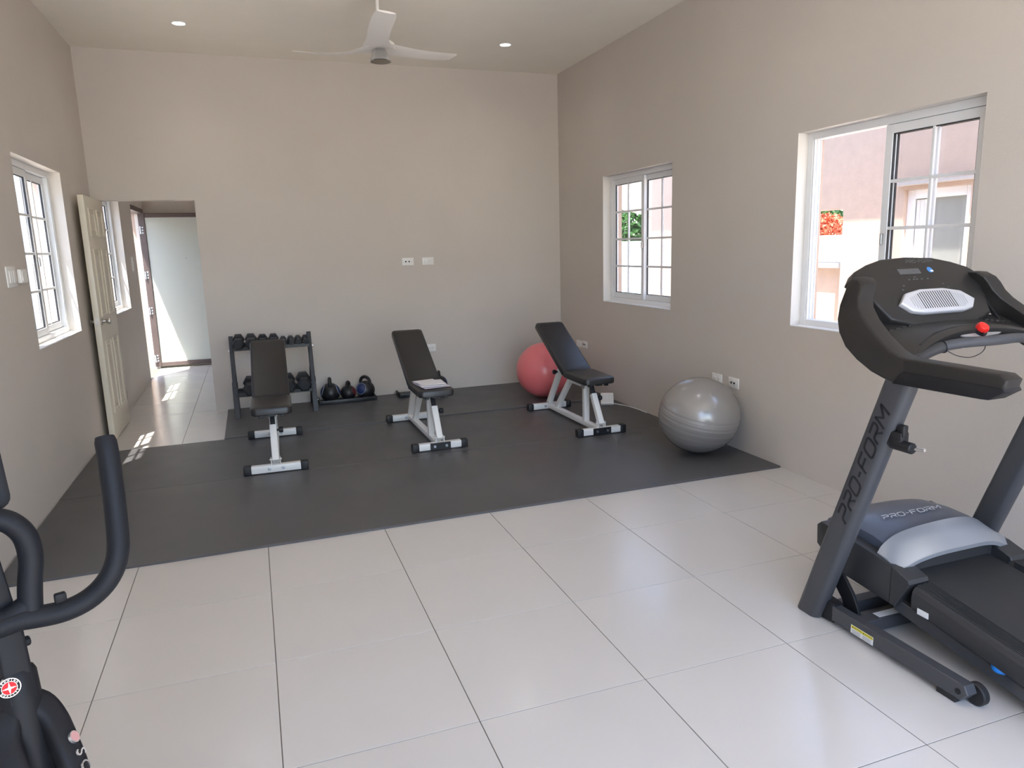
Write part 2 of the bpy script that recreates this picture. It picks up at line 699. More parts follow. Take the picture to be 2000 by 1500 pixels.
def window(name, xp, sgn, y0, y1, label, inner_at, outer_at):
    """sliding window set into a wall; sashes given by 'near' or 'far' half"""
    z0, z1 = WZ0, WZ1
    o0 = V((xp, (y0 + y1) / 2, z0))
    root = thing(name, label, 'window', o0, kind='structure')

    def B(bm, d0, d1, ya, yb, za, zb, bev=0.002):
        a, b = xp + sgn * d0, xp + sgn * d1
        box(bm, (min(a, b), ya, za), (max(a, b), yb, zb), bev, 1)
    fw = 0.042
    bm = nbm()
    B(bm, .075, .14, y0, y0 + fw, z0, z1)
    B(bm, .075, .14, y1 - fw, y1, z0, z1)
    B(bm, .075, .14, y0 + fw, y1 - fw, z1 - fw, z1)
    B(bm, .075, .14, y0 + fw, y1 - fw, z0, z0 + fw)
    put('window_frame', bm, 'pvc', root, o0)
    bm = nbm()                        # the sliding tracks on the jambs
    for ya, yb in ((y0 + fw, y0 + fw + .012), (y1 - fw - .012, y1 - fw)):
        for d in (.079, .1045, .130):
            B(bm, d, d + .004, ya, yb, z0 + fw, z1 - fw, 0)
    put('track', bm, 'pvc', root, o0)
    bm = nbm()
    B(bm, -.003, .078, y0 + .001, y1 - .001, z0 - .001, z0 + .006, .002)
    put('window_sill', bm, 'white_plastic', root, o0)
    span = y1 - y0 - 2 * fw
    sw = span / 2 + .022

    def sash(at, d0, d1):
        ya = y0 + fw + .002 if at == 'near' else y1 - fw - .002 - sw
        yb = ya + sw
        za, zb = z0 + fw + .002, z1 - fw - .002
        s = .046
        bm = nbm()
        B(bm, d0, d1, ya, ya + s, za, zb)
        B(bm, d0, d1, yb - s, yb, za, zb)
        B(bm, d0, d1, ya + s, yb - s, zb - s, zb)
        B(bm, d0, d1, ya + s, yb - s, za, za + s)
        so_ = put('sash', bm, 'pvc', root, o0)
        gy0, gy1, gz0, gz1 = ya + s, yb - s, za + s, zb - s
        dm = (d0 + d1) / 2
        bm = nbm()                    # black gasket round the glass
        t = .005
        for a, b, c, d in ((gy0, gy0 + t, gz0, gz1), (gy1 - t, gy1, gz0, gz1), (gy0, gy1, gz0, gz0 + t), (gy0, gy1, gz1 - t, gz1)):
            B(bm, dm - .006, dm + .006, a, b, c, d, 0)
        put('gasket', bm, 'gasket', so_, o0)
        mw = .017
        ymid = (gy0 + gy1) / 2
        bm = nbm()
        B(bm, dm - .008, dm + .008, ymid - mw / 2, ymid + mw / 2, gz0, gz1, .002)
        put('muntin', bm, 'pvc', so_, o0)
        zz = [gz0 + (gz1 - gz0) * k / 4 for k in range(5)]
        me = None
        for k in (1, 2, 3):
            bm = nbm()
            B(bm, dm - .0075, dm + .0075, gy0, gy1, zz[k] - mw / 2, zz[k] + mw / 2, .002)
            put('muntin', bm, 'pvc', so_, o0)
        pw, ph = (gy1 - gy0 - mw) / 2, (gz1 - gz0) / 4 - mw
        for c in range(2):
            for k in range(4):
                cy = gy0 + pw / 2 + c * (pw + mw)
                cz = (zz[k] + zz[k + 1]) / 2
                if me is None:
                    bm = nbm()
                    box(bm, (-.0015, -pw / 2 - .004, -ph / 2 - .006), (.0015, pw / 2 + .004, ph / 2 + .006))
                    p = put('pane', bm, 'glass', so_, smooth=False)
                    me = p.data
                else:
                    p = bpy.data.objects.new('pane', me)
                    COL.objects.link(p)
                    p.parent = so_
                p.location = V((xp + sgn * dm, cy, cz)) - o0
        return so_, ya, yb
    sash(outer_at, .1075, .1315)
    s, ya, yb = sash(inner_at, .0805, .104)
    bm = nbm()                        # latch on the meeting stile
    yl = ya + .02 if inner_at == 'far' else yb - .02
    B(bm, .066, .081, yl - .008, yl + .008, 1.44, 1.50, .003)
    put('latch', bm, 'brushed_nickel', s, o0)
    return root


window('window_1', XR, 1, *WIN_R[0], 'closed white sliding window above the right bench and pink ball', 'far', 'near')
window('window_2', XR, 1, *WIN_R[1], 'half open white sliding window behind the treadmill console', 'near', 'near')
window('window_3', 0.0, -1, *WIN_L[0], 'white sliding window in the left wall beside the light switch', 'near', 'far')
window('window_4', 0.0, -1, *WIN_L[1], 'white sliding window of the hall seen past the ivory door', 'near', 'far')
window('added_window', XR, 1, *WIN_R[2], 'white sliding window added out of view in the right wall for daylight', 'far', 'near')  # unseen window, added to let more daylight in

# ------------------------------------------------------------------ doors


def ivory_door():
    x0, x1 = 0.046, 0.090
    y0, y1 = 6.516, 7.286
    o0 = V((x0, y1, 0))
    r = thing('door_1', 'ivory six-panel interior door standing open against the left wall', 'door', o0, kind='structure')
    boxo('door_leaf', (x0, y0, .008), (x1, y1, 1.972), 'ivory_paint', r, o0, .003)
    st, mid = .105, .09
    pw = (y1 - y0 - 2 * st - mid) / 2
    for c in range(2):
        ya = y0 + st + c * (pw + mid)
        for za, zb in ((.22, .82), (1.02, 1.56), (1.66, 1.88)):
            bm = nbm()
            # a moulded ring and a raised field
            for k, (ins, wd, out) in enumerate(((0, .012, .007), (.034, .010, .005))):
                a, b, c0, d0 = ya + ins, ya + pw - ins, za + ins, zb - ins
                for lo, hi in (((x1 - .002, a, c0), (x1 + out, a + wd, d0)), ((x1 - .002, b - wd, c0), (x1 + out, b, d0)),
                               ((x1 - .002, a + wd, c0), (x1 + out, b - wd, c0 + wd)), ((x1 - .002, a + wd, d0 - wd), (x1 + out, b - wd, d0))):
                    box(bm, lo, hi, .002, 1)
            pn = put('door_panel', bm, 'ivory_paint', r, o0)
            a, b, c0, d0 = ya + .05, ya + pw - .05, za + .05, zb - .05
            boxo('raised_field', (x1 - .002, a, c0), (x1 + .003, b, d0), 'ivory_paint', pn, o0, .002, 1)
    bm = nbm()
    M = basis((x1, y0 + .06, .985), (0, 1, 0), (0, 0, 1), (1, 0, 0))
    lathe(bm, [(.031, 0), (.031, .006), (.014, .010), (.012, .032), (.024, .042), (.028, .055), (.024, .066), (0, .070)], 20, M)
    k = put('door_knob', bm, 'brushed_nickel', r, o0)
    bm = nbm()
    M = basis((x0, y0 + .06, .985), (0, 1, 0), (0, 0, -1), (-1, 0, 0))
    lathe(bm, [(.030, 0), (.030, .005), (.012, .010), (.012, .018), (.022, .024), (.026, .032), (.0, .038)], 20, M)
    put('door_knob', bm, 'brushed_nickel', r, o0)
    boxo('latch_plate', (x0 + .010, y0 - .0015, .955), (x1 - .010, y0 + .001, 1.015), 'brushed_nickel', r, o0)
    for z in (.25, 1.0, 1.75):
        bm = nbm()
        cyl(bm, (x1 - .002, y1 + .004, z - .045), (x1 - .002, y1 + .004, z + .045), .006, 10)
        put('hinge', bm, 'brushed_nickel', r, o0)


ivory_door()


def metal_door():
    """brown exterior door: frame in the left wall of the hall, leaf swung open across the hall"""
    ya, yb = DOOR2
    o0 = V((-.1, yb, 0))
    fr = thing('trim_1', 'dark bronze metal frame of the exterior door in the hall', 'door frame', o0, kind='structure')
    boxo('frame_post', (-.13, ya, 0), (-.07, ya + .045, 2.098), 'bronze_metal', fr, o0, .003, 1)
    boxo('frame_head', (-.13, ya + .045, 2.04), (.004, yb, 2.098), 'bronze_metal', fr, o0, .003, 1)
    o1 = V((-.06, yb - .03, 0))
    d = thing('door_2', 'open exterior door of frosted glass in a dark bronze metal frame', 'door', o1, kind='structure')
    x0, x1, z0, z1 = -.058, .92, .03, 2.045
    y0, y1 = yb - .045, yb
    s = .078
    boxo('stile', (x0, y0, z0), (x0 + s, y1, z1), 'bronze_metal', d, o1, .004, 1)
    boxo('stile', (x1 - s, y0, z0), (x1, y1, z1), 'bronze_metal', d, o1, .004, 1)
    boxo('rail', (x0 + s, y0 + .004, z1 - .055), (x1 - s, y1 - .004, z1), 'bronze_metal', d, o1, .004, 1)
    boxo('rail', (x0 + s, y0 + .004, z0), (x1 - s, y1 - .004, z0 + .055), 'bronze_metal', d, o1, .004, 1)
    boxo('glass_panel', (x0 + s - .003, y0 + .018, z0 + .05), (x1 - s + .003, y1 - .018, z1 - .05), 'frosted_glass', d, o1)
    bm = nbm()
    cyl(bm, (.47, y0 + .018, 1.46), (.47, y0 + .012, 1.46), .008, 12)
    put('spy_hole', bm, 'steel', d, o1)
    for z in (.14, .78, 1.25, 1.83):
        bm = nbm()
        cyl(bm, (x0 + .020, y0 - .012, z - .05), (x0 + .020, y0 - .012, z + .05), .011, 10)
        for k in (-1, 0, 1):
            box(bm, (x0 + .006, y0 - .006, z + k * .035 - .011), (x0 + .052, y0 + .001, z + k * .035 + .011), .002, 1)
        put('hinge', bm, 'steel', d, o1)


metal_door()

# patio door added out of view for daylight, leaves folded back to both sides
gd = thing('added_door', 'wide folding patio door added behind the camera to let in daylight', 'door', (2.3, YF - .06, 0), kind='structure')
bm = nbm()
for lo, hi in (((.3, YF - .14, 0), (.35, YF - .06, 3.0)), ((4.15, YF - .14, 0), (4.2, YF - .06, 3.0)), ((.35, YF - .14, 2.94), (4.15, YF - .06, 3.0))):
    box(bm, lo, hi, .003, 1)
put('door_frame', bm, 'pvc', gd, gd.location)
for xa in (.36, .42, 4.08, 4.14):
    bm = nbm()
    y0_, y1_ = YF - 1.0, YF - .15
    for lo, hi in (((xa - .02, y0_, .02), (xa + .02, y0_ + .06, 2.9)), ((xa - .02, y1_ - .06, .02), (xa + .02, y1_, 2.9)),
                   ((xa - .02, y0_ + .06, 2.82), (xa + .02, y1_ - .06, 2.9)), ((xa - .02, y0_ + .06, .02), (xa + .02, y1_ - .06, .12))):
        box(bm, lo, hi, .003, 1)
    s_ = put('sash', bm, 'pvc', gd, gd.location)
    boxo('pane', (xa - .002, y0_ + .05, .11), (xa + .002, y1_ - .05, 2.83), 'glass', s_, gd.location)
#PART2
# ------------------------------------------------------------------ outside
tag(boxo('ground', (-40, -40, -0.35), (60, 70, -0.13), 'paving'), 'pale paved ground around the building', 'ground', kind='structure')
tag(boxo('garden_wall', (-3.4, -12, -.13), (-3.2, 24, 2.9), 'white_plaster'), 'white boundary wall outside the left windows', 'wall')
pc = thing('porch_column', 'pink plastered porch column outside the left window', 'column', (-.98, 9.95, -.13))
boxo('shaft', (-1.10, 9.75, -.13), (-.86, 10.15, H + .16), 'pink_plaster', pc, pc.location, .01)
boxo('plinth', (-1.13, 9.72, -.13), (-.83, 10.18, .1), 'cream_plaster', pc, pc.location, .01)


def neighbour():
    xw = 7.445
    o0 = V((xw + 2, 6.5, -.13))
    r = thing('neighbour_house', 'pink and cream neighbouring house seen through the right windows', 'house', o0)
    th = .3
    zt = 3.35
    gz = -.13

    def W(y0, y1, z0, z1, m='pink_plaster', d0=0.0, d1=th):
        return boxo('wall', (xw + d0, y0, z0), (xw + d1, y1, z1), m, r, o0)
    W(-3.0, 4.90, gz, zt)
    W(4.90, 5.62, 1.93, zt)                   # above the glazed door
    W(5.62, 6.40, gz, zt)
    W(6.40, 7.60, 1.80, zt)                   # above the open porch window
    W(6.40, 7.60, gz, 1.14, d0=.18, d1=.42)    # set-back half wall under it
    boxo('sill', (xw + .10, 6.40, 1.14), (xw + .46, 7.60, 1.20), 'roof_concrete', r, o0, .008)
    W(7.60, 10.46, gz, zt)
    # sloping porch lintel over the passage
    bm = nbm()
    prism(bm, [(10.46, 1.90), (12.4, 2.22), (12.4, zt), (10.46, zt)], 'x', xw, xw + th)
    put('porch_lintel', bm, 'cream_plaster', r, o0, smooth=False)
    W(12.4, 20.0, gz, zt)
    boxo('porch_column', (xw + .02, 10.46, gz), (xw + .34, 10.62, 1.93), 'cream_plaster', r, o0, .006)
    boxo('eave', (xw - .46, -3.3, zt), (xw + 4, 20, zt + .16), 'roof_concrete', r, o0, .01)
    # back walls so that the openings look through
    # glazed door with a white curtain
    fr = nbm()
    for lo, hi in (((xw + .05, 4.90, gz), (xw + .13, 4.98, 1.93)), ((xw + .05, 5.54, gz), (xw + .13, 5.62, 1.93)), ((xw + .05, 4.98, 1.84), (xw + .13, 5.54, 1.93)),
                   ((xw + .05, 4.98, .75), (xw + .13, 5.54, .83))):
        box(fr, lo, hi, .004, 1)
    f = put('door_frame', fr, 'pvc', r, o0)
    boxo('glazing', (xw + .085, 4.98, .83), (xw + .095, 5.54, 1.84), 'door_grey', f, o0)
    boxo('lower_panel', (xw + .07, 4.98, gz), (xw + .11, 5.54, .75), 'pvc', f, o0)
    bm = nbm()
    pts = []
    for i in range(17):
        y = 5.33 + .2 * i / 16
        pts.append(V((xw + .072 + .006 * math.sin(i * 1.6), y, 0)))
    rings = [[V((p.x, p.y, .84)), V((p.x, p.y, 1.83)), V((p.x + .004, p.y, 1.83)), V((p.x + .004, p.y, .84))] for p in pts]
    loft(bm, rings)
    put('curtain', bm, 'curtain', f, o0)
    boxo('door_hood', (xw - .06, 4.85, 1.97), (xw, 5.67, 2.0), 'roof_concrete', r, o0, .005)


neighbour()


def seg_wall(name, a, b, z0, z1, th, m, label, cat):
    a, b = V(a), V(b)
    d = (b - a).normalized()
    n_ = V((-d.y, d.x))
    bm = nbm()
    L = (b - a).length
    M = basis((a.x, a.y, 0), (d.x, d.y, 0), (n_.x, n_.y, 0), (0, 0, 1))
    k = max(1, int(L / 2.2))
    r = thing(name, label, cat, ((a.x + b.x) / 2, (a.y + b.y) / 2, z0))
    for i in range(k):
        bm = nbm()
        box(bm, (L * i / k + .02, -th / 2, z0), (L * (i + 1) / k - .02, th / 2, z1), .01, 1, M)
        put('wall_panel', bm, m, r, r.location)
    for i in range(k + 1):
        bm = nbm()
        box(bm, (L * i / k - .09, -th / 2 - .04, z0), (L * i / k + .09, th / 2 + .04, z1 + .1), .01, 1, M)
        put('post', bm, m, r, r.location)


seg_wall('garden_fence', (10.6, 31), (24.5, 16.5), -.13, 1.58, .15, 'white_plaster', 'white panel garden wall beyond the neighbouring house', 'garden wall')

rnd = random.Random(7)


def leaf_cloud(bm, c, rad, n, size, flat=1.0):
    for _ in range(n):
        while True:
            p = V((rnd.uniform(-1, 1), rnd.uniform(-1, 1), rnd.uniform(-1, 1)))
            if 0.35 < p.length < 1:
                break
        p = V((p.x * rad[0], p.y * rad[1], p.z * rad[2])) + V(c)
        a = V((rnd.gauss(0, 1), rnd.gauss(0, 1), rnd.gauss(0, 1))).normalized()
        b = a.cross(V((rnd.gauss(0, 1), rnd.gauss(0, 1), rnd.gauss(0, 1)))).normalized()
        s = size * rnd.uniform(.6, 1.4)
        vs = [bm.verts.new(p + a * s), bm.verts.new(p + b * s * .4 + V((0, 0, .1 * s))), bm.verts.new(p - a * s), bm.verts.new(p - b * s * .4)]
        bm.faces.new(vs)


def tree(name, label, loc, h, rad, m, n, size, cat='tree'):
    r = thing(name, label, cat, loc)
    x, y, z = loc
    bm = nbm()
    tube(bm, cr([(x, y, z), (x + .05, y, z + h * .35), (x - .06, y + .05, z + h * .8)], 4), .09, 8, scale=None)
    put('trunk', bm, 'bark', r, loc)
    bm = nbm()
    leaf_cloud(bm, (x, y, z + h), rad, n, size)
    put('foliage', bm, m, r, loc, smooth=False)
    return r


tree('garden_tree', 'tall leafy green tree behind the garden wall seen in the far window', (16.6, 27.6, -.13), 2.9, (1.35, 1.35, 1.9), 'leaf_green', 5200, .12)
tree('garden_tree', 'pale lime green tree at the left edge of the far window', (14.2, 30.2, -.13), 2.9, (1.35, 1.35, 1.8), 'leaf_lime', 4200, .12)
tree('garden_tree', 'dark green tree at the mullion of the far window', (19.4, 25.2, -.13), 2.7, (1.35, 1.35, 1.7), 'leaf_green', 4200, .12)
tree('flowering_bush', 'orange flowering bush behind the white garden wall', (21.9, 22.3, -.13), 1.9, (1.2, 1.0, .65), 'flower_orange', 3000, .08, 'bush')
tree('garden_tree', 'dark green tree above the orange flowering bush', (24.4, 25.0, -.13), 3.4, (1.9, 1.6, 1.4), 'leaf_green', 3600, .14)
pool = thing('swimming_pool', 'turquoise swimming pool on the patio beyond the far window', 'pool', (12.0, 20.5, -.13))
boxo('coping', (9.0, 18.2, -.14), (15.5, 24.4, -.10), 'pool_coping', pool, pool.location, .01)
boxo('water', (9.3, 18.5, -.12), (15.2, 24.1, -.095), 'pool_water', pool, pool.location)

# ------------------------------------------------------------------ electrical plates


def plate(name, label, o, x, y, z, w_, h_, kind, cat='socket', group=None):
    """wall plate: local x right, y up, z out of the wall"""
    r = thing(name, label, cat, o, group=group)
    M = basis(o, x, y, z)
    bm = nbm()
    box(bm, (-w_ / 2, -h_ / 2, 0), (w_ / 2, h_ / 2, .007), .003, 2, M)
    put('cover_plate', bm, 'white_plastic', r, o)
    if kind == 'duplex':
        for s in (-1, 1):
            bm = nbm()
            box(bm, (s * .022 - .016, -.017, .006), (s * .022 + .016, .017, .0095), .003, 2, M)
            rc_ = put('receptacle', bm, 'white_plastic', r, o)
            bm = nbm()
            for dx, dy in ((-.006, .006), (-.006, -.006)):
                box(bm, (s * .022 + dx - .004, dy - .0011, .0090), (s * .022 + dx + .004, dy + .0011, .0100), 0, 1, M)
            cyl(bm, M @ V((s * .022 + .008, 0, .009)), M @ V((s * .022 + .008, 0, .0100)), .0026, 8)
            put('slot', bm, 'black_hole', rc_, o)
    elif kind == 'media':
        for dx, rr in ((-.022, .008), (.012, .0075)):
            bm = nbm()
            cyl(bm, M @ V((dx, 0, .006)), M @ V((dx, 0, .0105)), rr, 14)
            put('port', bm, 'black_hole', r, o)
        for dx in (-.045, .042):
            bm = nbm()
            cyl(bm, M @ V((dx, 0, .006)), M @ V((dx, 0, .0085)), .003, 8)
            put('screw', bm, 'steel', r, o)
    elif kind == 'switch':
        for k in (-1, 0, 1):
            bm = nbm()
            box(bm, (k * .034 - .014, -.034, .006), (k * .034 + .014, .034, .0115), .003, 2, M)
            put('rocker', bm, 'white_plastic', r, o)
    return r


BX, BZ = (1, 0, 0), (0, -1, 0)
plate('media_plate', 'white media wall plate with black ports, upper left on the back wall', V((2.765, YB, 1.367)), BX, (0, 0, 1), BZ, .118, .075, 'media')
plate('wall_socket', 'white double socket beside the media plate high on the back wall', V((2.972, YB, 1.365)), BX, (0, 0, 1), BZ, .118, .075, 'duplex')
plate('wall_socket', 'white double socket low on the back wall behind the middle bench', V((2.955, YB, .472)), BX, (0, 0, 1), BZ, .118, .078, 'duplex')
RX, RZ = (0, -1, 0), (-1, 0, 0)
plate('blank_plate', 'blank white wall plate in the far corner beside the right bench', V((XR, 6.842, .466)), RX, (0, 0, 1), RZ, .112, .07, 'blank')
plate('media_plate', 'small white media plate in the far corner above the power strip', V((XR, 6.70, .472)), RX, (0, 0, 1), RZ, .118, .07, 'media')
plate('wall_socket', 'white double socket on the right wall just above the grey ball', V((XR, 4.432, .482)), RX, (0, 0, 1), RZ, .118, .075, 'duplex')
plate('media_plate', 'white media plate on the right wall beside the grey ball, nearest the treadmill', V((XR, 4.235, .482)), RX, (0, 0, 1), RZ, .118, .075, 'media')
LX, LZ = (0, 1, 0), (1, 0, 0)
plate('light_switch', 'white triple light switch on the left wall before the window', V((0, 4.738, 1.396)), LX, (0, 0, 1), LZ, .165, .115, 'switch', 'switch')
o_ = V((0, 4.92, 1.395))
fc = thing('fan_control', 'slim white fan control box right of the light switch', 'switch', o_)
boxo('housing', (0, 4.86, 1.355), (.022, 4.98, 1.435), 'white_plastic', fc, o_, .006)
boxo('cover', (.021, 4.872, 1.367), (.025, 4.968, 1.423), 'white_plastic', fc, o_, .0015, 1)
plate('light_switch', 'small white light switch on the hall wall near the metal door', V((0, 9.25, 1.41)), LX, (0, 0, 1), LZ, .12, .16, 'switch', 'switch')

# ------------------------------------------------------------------ ceiling lamps


def downlight(x, y, label):
    o = V((x, y, H))
    r = thing('downlight', label, 'ceiling light', o, group='recessed ceiling downlights')
    bm = nbm()
    lathe(bm, [(.058, 0), (.060, -.003), (.056, -.006), (.047, -.005), (.046, 0)], 32, Matrix.Translation(o))
    put('trim_ring', bm, 'white_plastic', r, o)
    bm = nbm()
    lathe(bm, [(.046, -.0005), (.046, -.003), (.030, -.0045), (0, -.005)], 32, Matrix.Translation(o))
    put('diffuser', bm, 'lamp_glow', r, o)
    l = bpy.data.lights.new('lamp', 'SPOT')
    l.energy = 5
    l.spot_size = 2.8
    l.spot_blend = 1.0
    l.shadow_soft_size = .05
    l.color = (1, .98, .95)
    lo = bpy.data.objects.new('lamp', l)
    lo.location = (0, 0, -.02)
    lo.parent = r
    COL.objects.link(lo)


downlight(.907, 6.423, 'small lit recessed downlight above the doorway, upper left')
downlight(3.545, 6.386, 'small lit recessed downlight right of the ceiling fan')
downlight(.907, 3.6, 'unseen recessed downlight added as fill above the left side of the front mat')  # this and the next three continue the row unseen, added as fill light
downlight(3.545, 3.6, 'unseen recessed downlight added as fill above the grey ball')
downlight(.907, .8, 'unseen recessed downlight added as fill above the exercise bike')
downlight(3.545, .8, 'unseen recessed downlight added as fill above the treadmill')

# ------------------------------------------------------------------ ceiling fan


def ceiling_fan():
    cx, cy, zb = 2.227, 5.27, 2.855
    o = V((cx, cy, zb))
    r = thing('ceiling_fan', 'white three-blade ceiling fan with chrome hub on a thin rod', 'ceiling fan', o)
    bm = nbm()
    cyl(bm, (cx, cy, zb + .05), (cx, cy, H - .03), .011, 14)
    put('down_rod', bm, 'fan_white', r, o)
    bm = nbm()
    lathe(bm, [(.02, -.075), (.05, -.06), (.066, -.02), (.068, 0)], 28, Matrix.Translation((cx, cy, H)))
    put('canopy', bm, 'fan_white', r, o)
    bm = nbm()
    lathe(bm, [(.105, -.012), (.11, .0), (.10, .025), (.06, .05), (.03, .07), (.014, .085), (.012, .10)], 32, Matrix.Translation(o))
    put('motor_housing', bm, 'fan_white', r, o)
    bm = nbm()
    lathe(bm, [(.072, -.094), (.076, -.090), (.068, -.074), (.056, -.046), (.042, -.018), (.02, .0)], 32, Matrix.Translation(o))
    hub = put('hub', bm, 'chrome', r, o)
    bm = nbm()
    lathe(bm, [(.0, -.098), (.060, -.097), (.071, -.0935), (.071, -.090)], 32, Matrix.Translation(o))
    put('hub_cap', bm, 'fan_disc', hub, o)
    tow = math.atan2(-1.066, -.197)            # towards the camera
    for k in range(3):
        a = tow + k * 2 * PI / 3 + .05
        d = V((math.cos(a), math.sin(a), 0))
        s = V((-d.y, d.x, 0))
        rings = []
        for t in [0, .05, .1, .16, .24, .34, .44, .54, .595, .628]:
            q = t / .628
            wd = .100 - .030 * min(1, q * 4) + .0 * q
            wd = (.115 * (1 - min(1, q * 3.2)) + .070 * min(1, q * 3.2)) * (1 if t < .59 else (.95 if t < .62 else .82))
            sweepb = -.030 * math.sin(q * PI) + .02 * q
            tilt = .20 * min(1, q * 3) * (1 - .3 * q)
            zz = .000 - .012 * math.sin(q * PI) + .034 * q * q
            c = o + d * (t + .02) + s * sweepb + V((0, 0, zz))
            up = V((0, 0, 1)) * math.cos(tilt) + s * math.sin(tilt)
            sd = s * math.cos(tilt) - V((0, 0, 1)) * math.sin(tilt)
            th = .006 if q > .2 else .012
            rings.append([c + sd * (u * wd) + up * (v * th) for u, v in ((-1, 0), (-.8, .7), (-.3, 1), (.3, 1), (.8, .7), (1, 0), (.8, -.7), (.3, -1), (-.3, -1), (-.8, -.7))])
        bm = nbm()
        loft(bm, rings)
        put('blade', bm, 'fan_white', r, o)


ceiling_fan()

# ------------------------------------------------------------------ rubber mats


def mat_strip(x0, x1, y0, y1, z, label):
    bm = nbm()
    r = random.Random(int(y0 * 100))
    n = 24
    # slightly wavy strip of rubber
    bot, top = [], []
    ys = [y0, y0 + .002, y1 - .002, y1]
    for i in range(n + 1):
        x = x0 + (x1 - x0) * i / n
        row = []
        for y in (y0, y1):
            dy = r.uniform(-.002, .002)
            row.append((x, y + dy))
        top.append(row)
    rings = []
    for i in range(n + 1):
        (xa, ya), (xb, yb) = top[i]
        rings.append([V((xa, ya, .0)), V((xa, ya, z - .002)), V((xa, ya + .002, z)), V((xb, yb - .002, z)), V((xb, yb, z - .002)), V((xb, yb, 0))])
    loft(bm, rings)
    o = put('rubber_mat', bm, 'rubber_mat', None, (x0 + (x1 - x0) / 2, (y0 + y1) / 2, 0), ang=.5)
    o.location = (x0 + (x1 - x0) / 2, (y0 + y1) / 2, 0)
    return tag(o, label, 'mat', 'black rubber floor mats')


mat_strip(.012, 4.437, 3.712, 4.978, .012, 'front strip of black rubber flooring nearest the tiles')
mat_strip(.010, 4.440, 4.982, 6.126, .012, 'middle strip of black rubber flooring under the front of the benches')
mat_strip(.936, 4.441, 6.134, 7.310, .019, 'back strip of black rubber flooring along the back wall')
#PART3
MZ, MZB = .012, .019          # mat tops

# ------------------------------------------------------------------ weight benches


def sq_tube(pts, a, b, r=.006, up=None):
    bm = nbm()
    sweep(bm, pts, rrect(a, b, r, 2), up=up)
    return bm


def pad(bm, pts4, th, r=.045, bev=.014):
    """upholstered pad: rounded rectangle along a slope. pts4 = (y0,z0,y1,z1,w0,w1)"""
    y0, z0, y1, z1, w0, w1 = pts4
    d = V((0, y1 - y0, z1 - z0))
    L = d.length
    d.normalize()
    nrm = V((1, 0, 0)).cross(d)
    out = []
    for cx, cy, s in ((1, 1, 0), (-1, 1, 1), (-1, -1, 2), (1, -1, 3)):
        wd = w1 if cy > 0 else w0
        for i in range(6):
            t = (s + i / 5) * PI / 2
            out.append((cx * (wd / 2 - r) + r * math.cos(t), L / 2 + cy * (L / 2 - r) + r * math.sin(t)))
    o = V((0, y0, z0))
    cen = V((0, L / 2))

    def ring(h, ins):
        rg = []
        for x, y in out:
            k = V((x, y - L / 2))
            q = k - k.normalized() * ins
            rg.append(o + V((q.x, 0, 0)) + d * (q.y + L / 2) + nrm * h)
        return rg
    rs = [ring(0, bev * .6), ring(bev * .5, 0), ring(th - bev, 0), ring(th - bev * .35, bev * .3), ring(th, bev * 1.1), ring(th + .003, bev * 3.2)]
    loft(bm, rs)


